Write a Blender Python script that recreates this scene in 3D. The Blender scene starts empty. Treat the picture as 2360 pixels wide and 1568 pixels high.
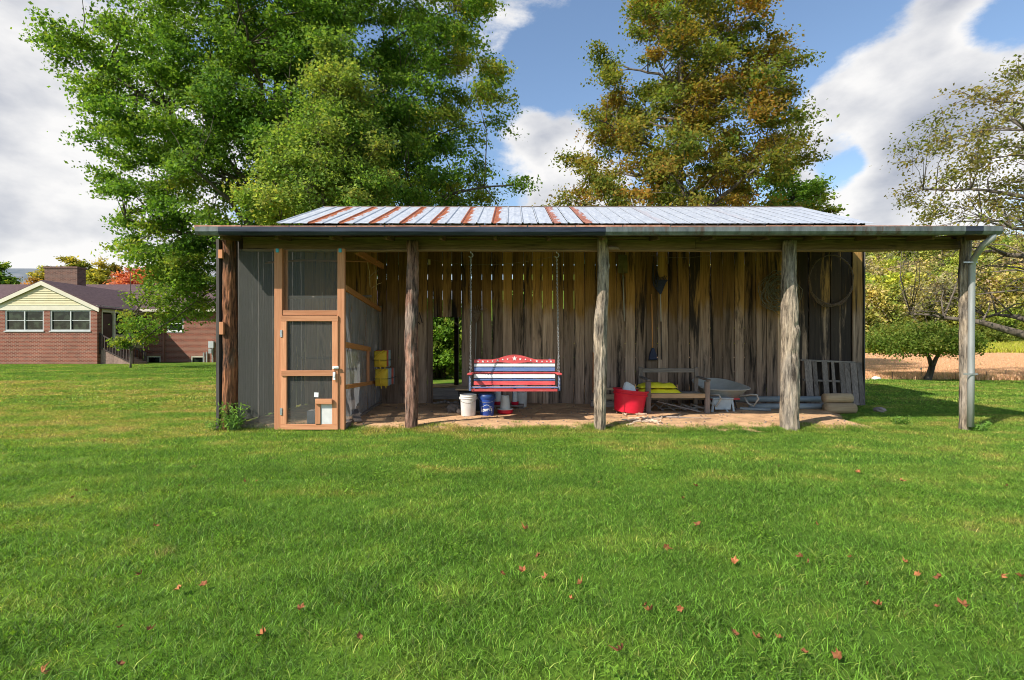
import bpy, math, random
import numpy as np
from mathutils import Vector, Matrix, noise

random.seed(7)
RNG = np.random.default_rng(7)
R = math.radians
sc = bpy.context.scene
COL = sc.collection

# ------------------------------------------------------------------ camera, sky, sun, exposure
H = 1.5                    # eye height
F = 1180.0                 # focal length in pixels of a 2360-wide picture
HZ = 796.0                 # horizon row
def at(px, py, Y):
    return Vector(((px - 1180) * Y / F, Y, H + (HZ - py) * Y / F))
def ground_y(py):
    return H * F / (py - HZ)

cam = bpy.data.cameras.new('camera'); cam.lens = 18.0; cam.sensor_width = 36.0
cam.shift_y = 12 / 2360; cam.clip_end = 3000; cam.clip_start = 0.05
camo = bpy.data.objects.new('camera', cam); COL.objects.link(camo)
camo.location = (0, 0, H); camo.rotation_euler = (R(90), 0, 0)
sc.camera = camo

SUN_TO = Vector((-0.93, -0.69, 1.0)).normalized()
EL = math.asin(SUN_TO.z); AZ = math.atan2(SUN_TO.x, SUN_TO.y)
sun = bpy.data.lights.new('sun', 'SUN'); sun.energy = 3.2; sun.angle = R(0.55); sun.color = (1.0, 0.93, 0.82)
suno = bpy.data.objects.new('sun', sun); COL.objects.link(suno)
suno.rotation_euler = SUN_TO.to_track_quat('Z', 'Y').to_euler()
sc.view_settings.view_transform = 'Standard'; sc.view_settings.look = 'None'
sc.view_settings.gamma = 1.0; sc.view_settings.exposure = 1.08
sc.view_settings.use_curve_mapping = False
sc.cycles.pixel_filter_type = 'BLACKMAN_HARRIS'; sc.cycles.filter_width = 1.0
SKY_STRENGTH = 0.090
CLOUD_STRENGTH = 0.47

def build_world():
    w = bpy.data.worlds.new("World"); sc.world = w; w.use_nodes = True
    nt = w.node_tree; nt.nodes.clear(); N = nt.nodes.new; L = nt.links.new
    def math_(op, a, b=None, c=None, clamp=False):
        n = N('ShaderNodeMath'); n.operation = op; n.use_clamp = clamp
        for i, v in enumerate((a, b, c)):
            if v is None: continue
            if isinstance(v, (int, float)): n.inputs[i].default_value = v
            else: L(v, n.inputs[i])
        return n.outputs[0]
    out = N('ShaderNodeOutputWorld'); mix = N('ShaderNodeMixShader')
    sky = N('ShaderNodeTexSky'); sky.sky_type = 'NISHITA'; sky.sun_disc = False
    sky.sun_elevation = EL; sky.sun_rotation = AZ % (2 * math.pi); sky.air_density = 1.1; sky.dust_density = 0.25; sky.ozone_density = 2.0
    b1 = N('ShaderNodeBackground'); b1.inputs[1].default_value = SKY_STRENGTH; L(sky.outputs[0], b1.inputs[0])
    tc = N('ShaderNodeTexCoord')
    mp = N('ShaderNodeMapping'); mp.inputs['Rotation'].default_value = (0, R(-28), 0); mp.inputs['Scale'].default_value = (1.0, 1.0, 1.75)
    L(tc.outputs['Generated'], mp.inputs[0])
    n1 = N('ShaderNodeTexNoise'); n1.inputs['Scale'].default_value = 3.1; n1.inputs['Detail'].default_value = 11
    n1.inputs['Roughness'].default_value = 0.625; n1.inputs['Distortion'].default_value = 0.15
    L(mp.outputs[0], n1.inputs['Vector'])
    cover = math_('ADD', n1.outputs['Fac'], 0.0)
    # cloud banks and clear lanes by direction: (px, py, radius, weight)
    lobes = [(60, 200, 0.34, 0.17), (120, 520, 0.26, 0.17), (330, 60, 0.22, 0.05), (2020, 250, 0.22, 0.13), (2200, 120, 0.2, 0.13), (1900, 180, 0.1, 0.08),
             (2080, 380, 0.14, 0.17), (1275, 265, 0.075, 0.24), (1290, 410, 0.12, 0.22), (1330, 15, 0.10, 0.16), (1870, 375, 0.05, 0.2), (1185, 105, 0.07, 0.2), (1190, 265, 0.05, 0.16),
             (1960, 480, 0.09, 0.16), (2010, 455, 0.05, 0.1), (2320, 480, 0.22, 0.10), (1830, 240, 0.08, 0.1),
             (1225, 180, 0.09, -0.3), (1330, 110, 0.10, -0.22), (1770, 70, 0.17, -0.36), (1965, 420, 0.06, -0.3), (1925, 350, 0.06, -0.28), (2050, 20, 0.05, -0.1), (1770, 170, .06, -.2), (2330, 60, .06, -.25), (1420, 200, .12, -.15),
             (1290, 340, 0.035, -0.15), (700, 300, 0.25, -0.12)]
    for px, py, rad, wt in lobes:
        d = (at(px, py, 1000) - Vector((0, 0, H))).normalized()
        vm = N('ShaderNodeVectorMath'); vm.operation = 'DISTANCE'; vm.inputs[1].default_value = d
        L(tc.outputs['Generated'], vm.inputs[0])
        mr = N('ShaderNodeMapRange'); mr.interpolation_type = 'SMOOTHSTEP'
        mr.inputs['From Min'].default_value = rad * 1.35; mr.inputs['From Max'].default_value = rad * 0.25
        mr.inputs['To Min'].default_value = 0; mr.inputs['To Max'].default_value = wt
        L(vm.outputs['Value'], mr.inputs['Value'])
        cover = math_('ADD', cover, mr.outputs[0])
    al = N('ShaderNodeMapRange'); al.interpolation_type = 'SMOOTHSTEP'
    al.inputs['From Min'].default_value = 0.51; al.inputs['From Max'].default_value = 0.655
    L(cover, al.inputs['Value'])
    a = math_('MULTIPLY', al.outputs[0], 0.97)
    # cloud tone: thick parts go grey beneath, thin rims stay white
    n2 = N('ShaderNodeTexNoise'); n2.inputs['Scale'].default_value = 5.5; n2.inputs['Detail'].default_value = 7; n2.inputs['Roughness'].default_value = .5
    off = N('ShaderNodeMapping'); off.inputs['Location'].default_value = (3.3, 1.7, 0.14); L(mp.outputs[0], off.inputs[0]); L(off.outputs[0], n2.inputs['Vector'])
    thick = N('ShaderNodeMapRange'); thick.inputs['From Min'].default_value = 0.6; thick.inputs['From Max'].default_value = 0.95
    L(cover, thick.inputs['Value'])
    tone = math_('SUBTRACT', math_('MULTIPLY_ADD', n2.outputs['Fac'], 2.1, -0.38), math_('MULTIPLY', thick.outputs[0], 0.34))
    cr = N('ShaderNodeValToRGB'); e = cr.color_ramp.elements
    e[0].position = 0.15; e[0].color = (0.46, 0.49, 0.57, 1); e[1].position = 0.75; e[1].color = (1.0, 0.985, 0.97, 1)
    L(tone, cr.inputs[0])
    b2 = N('ShaderNodeBackground'); b2.inputs[1].default_value = CLOUD_STRENGTH; L(cr.outputs[0], b2.inputs[0])
    L(a, mix.inputs[0]); L(b1.outputs[0], mix.inputs[1]); L(b2.outputs[0], mix.inputs[2]); L(mix.outputs[0], out.inputs[0])
build_world()

# ------------------------------------------------------------------ helpers: meshes
class MB:
    def __init__(s): s.v = []; s.f = []; s.sm = False
    def add(s, vs, fs):
        o = len(s.v); s.v += [Vector(v) for v in vs]; s.f += [tuple(o + i for i in f) for f in fs]; return s
    def box(s, c, size, rot=None, taper=1.0):
        hx, hy, hz = (k / 2 for k in size); vs = []
        for z in (-1, 1):
            t = taper if z > 0 else 1.0
            for x, y in ((-1, -1), (1, -1), (1, 1), (-1, 1)): vs.append(Vector((x * hx * t, y * hy * t, z * hz)))
        if rot is not None:
            m = rot if isinstance(rot, Matrix) else Matrix.Rotation(rot[2], 3, 'Z') @ Matrix.Rotation(rot[1], 3, 'Y') @ Matrix.Rotation(rot[0], 3, 'X')
            vs = [m @ v for v in vs]
        c = Vector(c)
        return s.add([v + c for v in vs], [(3, 2, 1, 0), (4, 5, 6, 7), (0, 1, 5, 4), (1, 2, 6, 5), (2, 3, 7, 6), (3, 0, 4, 7)])
    def bb(s, x0, x1, y0, y1, z0, z1): return s.box(((x0 + x1) / 2, (y0 + y1) / 2, (z0 + z1) / 2), (abs(x1 - x0), abs(y1 - y0), abs(z1 - z0)))
    def bar(s, p, q, w, h, up=(0, 0, 1)):
        p, q = Vector(p), Vector(q); d = (q - p); ln = d.length; d.normalize()
        u = Vector(up)
        if abs(d.dot(u)) > .98: u = Vector((0, 1, 0))
        a = d.cross(u).normalized(); b = a.cross(d).normalized()
        m = Matrix((a, d, b)).transposed()
        return s.box((p + q) / 2, (w, ln, h), m)
    def tube(s, pts, rad, n=8, caps=True, closed=False):
        pts = [Vector(p) for p in pts]; k = len(pts)
        if isinstance(rad, (int, float)): rad = [rad] * k
        o = len(s.v); ref = None
        for i, p in enumerate(pts):
            if closed: t = pts[(i + 1) % k] - pts[i - 1]
            else: t = pts[min(i + 1, k - 1)] - pts[max(i - 1, 0)]
            if t.length < 1e-9: t = Vector((0, 0, 1))
            t.normalize()
            if ref is None:
                ref = Vector((0, 0, 1)) if abs(t.z) < .9 else Vector((1, 0, 0))
                a = t.cross(ref).normalized()
            else:
                a = a - t * a.dot(t)
                if a.length < 1e-6: a = t.cross(Vector((.3, .5, .8)))
                a.normalize()
            b = t.cross(a)
            for j in range(n):
                w = 2 * math.pi * j / n
                s.v.append(p + (a * math.cos(w) + b * math.sin(w)) * rad[i])
        rng = k if closed else k - 1
        for i in range(rng):
            i2 = (i + 1) % k
            for j in range(n):
                j2 = (j + 1) % n
                s.f.append((o + i * n + j, o + i * n + j2, o + i2 * n + j2, o + i2 * n + j))
        if caps and not closed:
            s.f.append(tuple(o + j for j in range(n - 1, -1, -1))); s.f.append(tuple(o + (k - 1) * n + j for j in range(n)))
        return s
    def lathe(s, prof, c, n=24, axis=None, capb=True, capt=True):
        c = Vector(c); o = len(s.v)
        for r, z in prof:
            for j in range(n):
                w = 2 * math.pi * j / n; v = Vector((r * math.cos(w), r * math.sin(w), z))
                if axis is not None: v = axis @ v
                s.v.append(c + v)
        for i in range(len(prof) - 1):
            for j in range(n):
                j2 = (j + 1) % n
                s.f.append((o + i * n + j, o + i * n + j2, o + (i + 1) * n + j2, o + (i + 1) * n + j))
        if capb: s.f.append(tuple(o + j for j in range(n - 1, -1, -1)))
        if capt: s.f.append(tuple(o + (len(prof) - 1) * n + j for j in range(n)))
        return s
    def prism(s, poly, y0, y1):
        """poly: (x,z) outline, extruded along y"""
        n = len(poly); vs = [(x, y0, z) for x, z in poly] + [(x, y1, z) for x, z in poly]
        fs = [tuple(range(n)), tuple(range(2 * n - 1, n - 1, -1))] + [(i, i + n, (i + 1) % n + n, (i + 1) % n) for i in range(n)]
        return s.add(vs, fs)

def wloc(o):
    v = Vector((0, 0, 0))
    while o is not None: v += o.location; o = o.parent
    return v
def obj(name, mb, mat, parent=None, smooth=False, bev=0.0, org=None):
    """link a mesh; vertices are given in world coordinates"""
    base = wloc(parent) if parent else Vector((0, 0, 0))
    og = Vector(org) if org is not None else base
    me = bpy.data.meshes.new(name); me.from_pydata([v - og for v in mb.v], [], mb.f); me.update()
    if mat: me.materials.append(mat)
    if smooth: me.polygons.foreach_set('use_smooth', [True] * len(me.polygons))
    o = bpy.data.objects.new(name, me); COL.objects.link(o)
    o.location = og - base
    if parent: o.parent = parent
    if bev:
        m = o.modifiers.new('edge', 'BEVEL'); m.width = bev; m.segments = 1; m.limit_method = 'ANGLE'; m.angle_limit = R(40)
    return o
def tag(o, label=None, cat=None, group=None, kind=None):
    if label: o['label'] = label
    if cat: o['category'] = cat
    if group: o['group'] = group
    if kind: o['kind'] = kind
    return o
def thing(name, loc, label, cat, group=None):
    o = bpy.data.objects.new(name, None); o.empty_display_size = .1; COL.objects.link(o); o.location = loc
    return tag(o, label, cat, group)
def np_mesh(name, V, Q, mat, parent=None, cols=None, smooth=False, org=None):
    base = wloc(parent) if parent else Vector((0, 0, 0))
    og = Vector(org) if org is not None else base
    me = bpy.data.meshes.new(name); V = np.asarray(V, np.float32) - np.array(og, np.float32); Q = np.asarray(Q, np.int32)
    k = Q.shape[1]
    me.vertices.add(len(V)); me.vertices.foreach_set('co', V.ravel())
    me.loops.add(Q.size); me.loops.foreach_set('vertex_index', Q.ravel())
    me.polygons.add(len(Q)); me.polygons.foreach_set('loop_start', np.arange(0, Q.size, k, dtype=np.int32))
    me.update(calc_edges=True)
    if smooth: me.polygons.foreach_set('use_smooth', np.ones(len(Q), bool))
    if cols is not None:
        ca = me.color_attributes.new('Col', 'FLOAT_COLOR', 'POINT')
        c4 = np.ones((len(V), 4), np.float32); c4[:, :3] = cols; ca.data.foreach_set('color', c4.ravel())
    if mat: me.materials.append(mat)
    o = bpy.data.objects.new(name, me); o.location = og - base
    if parent: o.parent = parent
    COL.objects.link(o)
    return o

# ------------------------------------------------------------------ helpers: materials
class NT:
    def __init__(s, name):
        s.m = bpy.data.materials.new(name); s.m.use_nodes = True; s.t = s.m.node_tree
        s.b = s.t.nodes['Principled BSDF']; s.out = s.t.nodes['Material Output']
    def n(s, typ, **kw):
        nd = s.t.nodes.new('ShaderNode' + typ)
        for k, v in kw.items():
            if hasattr(nd, k) and k not in ('Scale',): setattr(nd, k, v)
        return nd
    def set(s, nd, key, v):
        if hasattr(v, 'is_linked') or isinstance(v, bpy.types.NodeSocket): s.t.links.new(v, nd.inputs[key])
        else: nd.inputs[key].default_value = v
    def math(s, op, a, b=0.0, clamp=False):
        nd = s.n('Math', operation=op, use_clamp=clamp); s.set(nd, 0, a); s.set(nd, 1, b); return nd.outputs[0]
    def noise(s, vec, scale, detail=5, rough=.55, dist=0):
        nd = s.n('TexNoise'); s.set(nd, 'Vector', vec); s.set(nd, 'Scale', scale); s.set(nd, 'Detail', detail); s.set(nd, 'Roughness', rough); s.set(nd, 'Distortion', dist); return nd.outputs['Fac']
    def ramp(s, fac, stops):
        nd = s.n('ValToRGB'); cr = nd.color_ramp
        while len(cr.elements) < len(stops): cr.elements.new(.5)
        for e, (p, c) in zip(cr.elements, stops): e.position = p; e.color = (*c, 1) if len(c) == 3 else c
        s.set(nd, 0, fac); return nd.outputs[0]
    def rng(s, v, a, b, c=0.0, d=1.0, smooth=True):
        nd = s.n('MapRange'); nd.interpolation_type = 'SMOOTHSTEP' if smooth else 'LINEAR'
        s.set(nd, 'Value', v)
        for k, x in zip(('From Min', 'From Max', 'To Min', 'To Max'), (a, b, c, d)): nd.inputs[k].default_value = x
        return nd.outputs[0]
    def mix(s, fac, a, b, typ='MIX'):
        nd = s.n('MixRGB'); nd.blend_type = typ
        for k, v in zip((0, 1, 2), (fac, a, b)):
            if isinstance(v, tuple) and len(v) == 3: v = (*v, 1)
            s.set(nd, k, v)
        return nd.outputs[0]
    def vmul(s, v, k):
        nd = s.n('Mapping'); s.set(nd, 0, v); nd.inputs['Scale'].default_value = k; return nd.outputs[0]
    def coord(s, kind='Object'): return s.n('TexCoord').outputs[kind]
    def pos(s): return s.n('NewGeometry').outputs['Position']
    def rand(s): return s.n('ObjectInfo').outputs['Random']
    def offset(s, vec, amt):
        cm = s.n('CombineXYZ'); r = s.math('MULTIPLY', s.rand(), amt)
        for i in range(3): s.set(cm, i, r)
        nd = s.n('VectorMath', operation='ADD'); s.set(nd, 0, vec); s.set(nd, 1, cm.outputs[0]); return nd.outputs[0]
    def bump(s, h, strength=.3, dist=.01):
        nd = s.n('Bump'); nd.inputs['Strength'].default_value = strength; nd.inputs['Distance'].default_value = dist; s.set(nd, 'Height', h); s.t.links.new(nd.outputs[0], s.b.inputs['Normal'])
    def fin(s, col=None, rough=.7, metal=0.0, spec=.4):
        if col is not None:
            if isinstance(col, tuple) and len(col) == 3: col = (*col, 1)
            s.set(s.b, 'Base Color', col)
        s.set(s.b, 'Roughness', rough); s.set(s.b, 'Metallic', metal); s.b.inputs['Specular IOR Level'].default_value = spec
        return s.m

def gm(name, c1, c2, scale=(6, 6, 6), detail=6, rough=.75, metal=0, bump=.25, rnd=.25, bd=.01, dirt=None, spec=.35):
    """two-tone noisy surface with per-object brightness, fine relief and optional dirt blotches"""
    t = NT(name); v = t.offset(t.coord(), 37.0); g = t.noise(t.vmul(v, scale), 1.0, detail, .6)
    c = t.ramp(g, [(.3, c1), (.7, c2)])
    if dirt:
        d = t.noise(t.vmul(v, tuple(k * .45 for k in scale)), 1.0, 8, .65)
        c = t.mix(t.rng(d, dirt[1], dirt[1] + .14), c, dirt[0])
    if rnd: c = t.mix(1.0, c, t.ramp(t.rand(), [(0, (1 - rnd,) * 3), (1, (1 + rnd * .3,) * 3)]), 'MULTIPLY')
    if bump: t.bump(g, bump, bd)
    return t.fin(c, rough, metal, spec)

def wood(name, dark, light, axis='z', rnd=.3, stain=.6, stain_col=(.02, .018, .018), rough=.85, bump=.5, fine=55, blot=None, bd=.006, st=.05, ctr=.18):
    t = NT(name); v = t.offset(t.coord(), 53.0)
    k = {'x': (st, 1, 1), 'y': (1, st, 1), 'z': (1, 1, st)}[axis]
    g = t.noise(t.vmul(v, tuple(fine * q for q in k)), 1.0, 6, .65, .3)
    g2 = t.noise(t.vmul(v, tuple(9 * q for q in k)), 1.0, 4, .6, .6)
    c = t.ramp(t.math('ADD', t.math('MULTIPLY', g, .6), t.math('MULTIPLY', g2, .4)), [(.5 - ctr, dark), (.5 + ctr, light)])
    if blot: c = t.mix(t.rng(t.noise(t.vmul(v, (2.5, 2.5, 1.3)), 1, 5, .6), .46, .58), c, t.mix(1.0, c, blot, 'MULTIPLY'))
    s = t.noise(t.vmul(v, tuple(6 * (q ** .6) for q in k)), 1.0, 7, .7)
    c = t.mix(t.rng(s, stain, stain + .2), c, stain_col)
    c = t.mix(1.0, c, t.ramp(t.rand(), [(0, (1 - rnd,) * 3), (1, (1 + rnd * .35,) * 3)]), 'MULTIPLY')
    t.bump(g, bump, bd)
    return t.fin(c, rough, 0, .25)

def barn_board_mat():
    t = NT('weathered_barn_boards'); v = t.offset(t.coord(), 91.0)
    sp = t.n('SeparateXYZ'); t.set(sp, 0, t.pos()); z = sp.outputs[2]
    g = t.noise(t.vmul(v, (48, 48, 1.6)), 1.0, 7, .68, .25)
    g2 = t.noise(t.vmul(v, (11, 11, .55)), 1.0, 5, .6, .8)
    gg = t.math('ADD', t.math('MULTIPLY', g, .5), t.math('MULTIPLY', g2, .5))
    grey = t.ramp(gg, [(.32, (.12, .082, .06)), (.5, (.42, .295, .22)), (.68, (.64, .48, .375))])
    brown = t.ramp(gg, [(.30, (.13, .072, .022)), (.5, (.36, .205, .064)), (.7, (.54, .335, .12))])
    wz = t.math('ADD', z, t.math('MULTIPLY', t.math('SUBTRACT', t.noise(t.vmul(v, (3, 3, 1.1)), 1.0, 4), .5), 1.3))
    c = t.mix(t.rng(wz, 2.1, 2.55), grey, brown)
    at_ = t.n('Attribute'); at_.attribute_type = 'OBJECT'; at_.attribute_name = 'soot'
    st = t.noise(t.vmul(v, (5.2, 5.2, .42)), 1.0, 7, .7, .5)
    thr = t.math('SUBTRACT', t.math('ADD', st, t.math('MULTIPLY', at_.outputs['Fac'], .27)), .565)
    c = t.mix(t.rng(thr, 0.0, .16, 0, .93), c, (.017, .016, .018))
    pale = t.noise(t.vmul(v, (20, 20, 14)), 1.0, 8, .7)
    c = t.mix(t.rng(pale, .63, .74, 0, .22), c, (.36, .33, .30))
    c = t.mix(1.0, c, t.ramp(t.rand(), [(0, (.36, .34, .32)), (.35, (.72, .69, .66)), (.7, (1.0, .97, .93)), (1, (1.28, 1.2, 1.1))]), 'MULTIPLY')
    t.bump(g, .6, .006)
    return t.fin(c, .9, 0, .2)

MAT = {}
def mats():
    m = MAT
    m['barn'] = barn_board_mat()
    m['barn_side'] = wood('grey_siding', (.04, .036, .033), (.17, .15, .135), 'z', stain=.58)
    m['bark'] = wood('cedar_bark_post', (.05, .024, .018), (.43, .235, .165), 'z', rnd=.1, stain=.53, bump=1, bd=.03, st=.17, ctr=.11, fine=24, blot=(.85, 1.15, 1.3))
    m['bark_grey'] = wood('silver_post', (.055, .042, .032), (.54, .43, .315), 'z', rnd=.12, stain=.55, bump=1, bd=.03, st=.17, ctr=.11, fine=24, blot=(.8, .84, .92))
    m['red_bark'] = wood('reddish_post', (.04, .016, .010), (.36, .15, .07), 'z', rnd=.05, stain=.52, bump=1, bd=.03, st=.17, ctr=.11, fine=24, blot=(.45, .6, .75))
    m['beam'] = wood('smoky_beam', (.055, .036, .017), (.29, .20, .10), 'x', rnd=.1, stain=.57)
    m['beam_edge'] = wood('beam_edge', (.12, .08, .045), (.34, .24, .15), 'x', rnd=.1, stain=.66)
    m['rafter'] = wood('rafter_wood', (.06, .04, .02), (.24, .16, .08), 'y', rnd=.3)
    m['cedar'] = wood('new_orange_lumber_up', (.42, .165, .075), (.68, .33, .175), 'z', rnd=.25, stain=.64, stain_col=(.2, .08, .04), bump=.4, fine=40)
    m['cedar_x'] = wood('new_orange_lumber_across', (.40, .16, .072), (.66, .32, .17), 'x', rnd=.25, stain=.64, stain_col=(.2, .08, .04), bump=.4, fine=40)
    m['cedar_y'] = wood('new_orange_lumber_deep', (.38, .16, .05), (.60, .30, .11), 'y', rnd=.2, stain=.72, stain_col=(.15, .07, .03), bump=.3, fine=40)
    m['old_x'] = wood('grey_lumber_across', (.09, .075, .065), (.38, .32, .28), 'x', rnd=.3)
    m['old_z'] = wood('grey_lumber_up', (.09, .07, .06), (.36, .29, .25), 'z', rnd=.35)
    m['old_y'] = wood('grey_lumber_deep', (.09, .075, .065), (.34, .28, .24), 'y', rnd=.3)
    m['tan_x'] = wood('tan_timber', (.34, .22, .12), (.58, .42, .26), 'x', rnd=.15, stain=.7, stain_col=(.2, .13, .08))
    m['bench_blue'] = gm('navy_paint', (.075, .125, .30), (.15, .22, .42), (4, 30, 30), rough=.55, rnd=.2, bump=.15, dirt=((.30, .30, .32), .60))
    m['bench_red'] = gm('red_paint', (.55, .05, .055), (.70, .12, .115), (4, 30, 30), rough=.55, rnd=.2, bump=.15, dirt=((.50, .22, .18), .60))
    m['bench_white'] = gm('white_paint', (.70, .70, .66), (.84, .84, .82), (4, 30, 30), rough=.55, rnd=.05, bump=.15, dirt=((.48, .46, .42), .63))
    m['iron'] = gm('dark_iron', (.03, .028, .028), (.09, .07, .06), (20, 20, 20), rough=.6, metal=.5)
    m['steel'] = gm('dull_steel', (.35, .35, .36), (.58, .58, .6), (20, 20, 20), rough=.42, metal=.8, rnd=.1)
    m['chain'] = gm('grey_chain', (.25, .25, .26), (.50, .50, .50), (30, 30, 30), rough=.45, metal=.6, rnd=.1)
    m['gutter_dark'] = gm('dark_gutter_metal', (.012, .016, .026), (.05, .06, .085), (1.5, 20, 20), rough=.42, metal=.3, rnd=0, bump=.1)
    m['gutter_gal'] = gm('galvanised_gutter', (.08, .092, .092), (.20, .225, .22), (9, 9, 2), rough=.5, metal=.35, rnd=0, bump=.1, dirt=((.10, .075, .06), .52))
    m['rust_edge'] = gm('rusted_sheet_edge', (.30, .10, .05), (.58, .32, .22), (9, 9, 9), rough=.8)
    m['downspout'] = gm('weathered_aluminium', (.26, .27, .265), (.42, .43, .42), (9, 9, 1.2), rough=.45, metal=.35, rnd=0, bump=.1)
    m['shed_sheet'] = gm('old_shed_sheet', (.06, .055, .05), (.20, .15, .12), (5, 3, 5), rough=.6, metal=.3, rnd=.3)
    m['cyan'] = gm('cyan_plastic', (.05, .42, .62), (.10, .55, .75), rough=.4, bump=0)
    m['white_plastic'] = gm('off_white_plastic', (.58, .56, .54), (.78, .76, .74), (5, 5, 5), rough=.45, rnd=.1, bump=.05, dirt=((.36, .32, .28), .57))
    m['milky'] = gm('milky_plastic', (.60, .60, .58), (.76, .76, .74), (5, 5, 5), rough=.35, rnd=.1, bump=.03)
    m['blue_plastic'] = gm('blue_plastic', (.022, .06, .30), (.03, .09, .38), (5, 5, 5), rough=.4, rnd=0, bump=.03, dirt=((.10, .12, .22), .62))
    m['blue_lid'] = gm('dark_blue_lid', (.02, .05, .18), (.03, .08, .26), rough=.4, rnd=0, bump=.03)
    m['red_plastic'] = gm('red_plastic', (.55, .008, .03), (.70, .018, .05), (3, 3, 3), rough=.42, rnd=.05, bump=.03)
    m['black_plastic'] = gm('black_plastic', (.012, .012, .013), (.04, .04, .042), rough=.5, rnd=.1, bump=.03)
    m['grey_plastic'] = gm('grey_poly_tray', (.33, .31, .27), (.48, .455, .41), (3, 3, 3), rough=.5, rnd=.05, bump=.05, dirt=((.20, .17, .14), .6))
    m['stool'] = gm('pale_blue_grey_paint', (.36, .42, .46), (.50, .56, .58), rough=.55, rnd=.05)
    m['pipe'] = gm('grey_pipe', (.20, .22, .23), (.34, .37, .38), (2, 8, 8), rough=.5, rnd=.15, dirt=((.16, .13, .1), .58))
    m['yellow'] = gm('yellow_sacking', (.72, .62, .015), (.85, .76, .05), (9, 9, 9), rough=.5, rnd=.08, bump=.4, dirt=((.35, .30, .05), .66))
    m['cush_y'] = gm('yellow_cloth', (.70, .46, .03), (.82, .58, .06), (9, 9, 9), rough=.8, rnd=.08)
    m['cush_r'] = gm('faded_red_cloth', (.50, .09, .06), (.62, .16, .10), (9, 9, 9), rough=.85, rnd=.08)
    m['cush_b'] = gm('pale_blue_cloth', (.26, .40, .48), (.42, .56, .62), (9, 9, 9), rough=.85, rnd=.15)
    m['cush_w'] = gm('cream_cloth', (.62, .58, .42), (.76, .72, .55), (9, 9, 9), rough=.85, rnd=.1)
    m['cream_card'] = gm('cream_card', (.50, .44, .20), (.68, .62, .40), (9, 9, 9), rough=.8, rnd=.1, dirt=((.55, .42, .40), .6))
    m['dark_blue_tool'] = gm('navy_plastic', (.008, .012, .04), (.018, .028, .075), rough=.5, rnd=.1)
    m['orange_handle'] = wood('orange_handle', (.50, .20, .06), (.72, .36, .14), 'z', stain=.8)
    m['pale_handle'] = gm('pale_handle', (.42, .40, .38), (.60, .58, .55), (9, 9, 2), rough=.5)
    m['olive_metal'] = gm('olive_shovel_steel', (.10, .09, .035), (.19, .16, .07), (6, 6, 6), rough=.6, metal=.3)
    m['wire'] = gm('old_wire', (.11, .11, .075), (.33, .31, .22), (30, 30, 30), rough=.6, metal=.3, bump=0)
    m['rust_wire'] = gm('rusty_wire', (.09, .06, .042), (.26, .18, .125), (30, 30, 30), rough=.75, metal=.2, bump=0)
    m['rope'] = gm('pale_rope', (.55, .38, .26), (.80, .66, .50), (30, 30, 30), rough=.95)
    m['stone'] = gm('field_stone', (.20, .15, .12), (.42, .33, .27), (7, 7, 7), rough=.9, rnd=.3, bump=.6)
    m['straw'] = gm('straw', (.34, .25, .12), (.60, .47, .25), (9, 9, 9), rough=.9, rnd=0)
    m['leaf_brown'] = gm('dry_leaf', (.26, .085, .03), (.46, .19, .07), (3, 3, 3), rough=.8, rnd=.45)
    m['bark_tree'] = wood('tree_bark', (.05, .04, .03), (.20, .165, .13), 'z', rnd=.1, stain=.68, bump=.8, fine=9)
    m['bark_pale'] = wood('pale_tree_bark', (.10, .085, .075), (.32, .28, .25), 'z', rnd=.1, stain=.68, bump=.8, fine=9)
    m['weed_stem'] = gm('green_stem', (.10, .18, .05), (.16, .26, .07), rough=.7, bump=0)
    m['white_trim'] = gm('cream_trim_paint', (.60, .55, .42), (.70, .65, .52), (2, 2, 2), rough=.6, rnd=.05)
    m['siding'] = gm('cream_siding', (.54, .47, .27), (.62, .55, .34), (2, 2, 2), rough=.6, rnd=.05)
    m['win_frame'] = gm('grey_window_frame', (.42, .43, .42), (.54, .55, .54), (2, 2, 2), rough=.5, rnd=.05)
    m['white_frame'] = gm('white_window_frame', (.70, .72, .70), (.80, .82, .80), (2, 2, 2), rough=.5, rnd=.05)
    m['brown_door'] = gm('brown_door', (.05, .025, .018), (.10, .05, .035), (2, 2, 2), rough=.5)
    m['dark_rail'] = gm('dark_stained_rail', (.045, .03, .028), (.10, .07, .06), (6, 6, 6), rough=.7)
    m['brick_step'] = gm('brick_steps', (.22, .14, .11), (.40, .27, .22), (9, 9, 9), rough=.9)
    m['meter'] = gm('grey_meter_box', (.36, .38, .38), (.48, .50, .50), rough=.5)
    m['brown_pipe'] = gm('brown_downspout', (.26, .11, .075), (.34, .16, .11), rough=.5)
    # glass: dark glossy pane, a mottled reflection put into its base colour
    t = NT('window_glass'); g = t.noise(t.vmul(t.coord(), (2.5, 2.5, 2.5)), 1, 3)
    m['glass'] = t.fin(t.ramp(g, [(.42, (.004, .006, .006)), (.62, (.035, .048, .032))]), .08, 0, .3)
    # brick wall
    t = NT('brick_wall'); sp = t.n('SeparateXYZ'); t.set(sp, 0, t.pos())
    cm = t.n('CombineXYZ'); t.set(cm, 0, t.math('ADD', sp.outputs[0], sp.outputs[1])); t.set(cm, 1, sp.outputs[2])
    br = t.n('TexBrick'); t.set(br, 'Vector', cm.outputs[0])
    for k, v in (('Scale', 1.0), ('Brick Width', .24), ('Row Height', .085), ('Mortar Size', .011), ('Mortar Smooth', .1), ('Bias', -.1)): br.inputs[k].default_value = v
    br.inputs['Color1'].default_value = (.27, .082, .052, 1); br.inputs['Color2'].default_value = (.14, .045, .032, 1); br.inputs['Mortar'].default_value = (.34, .25, .20, 1)
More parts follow.
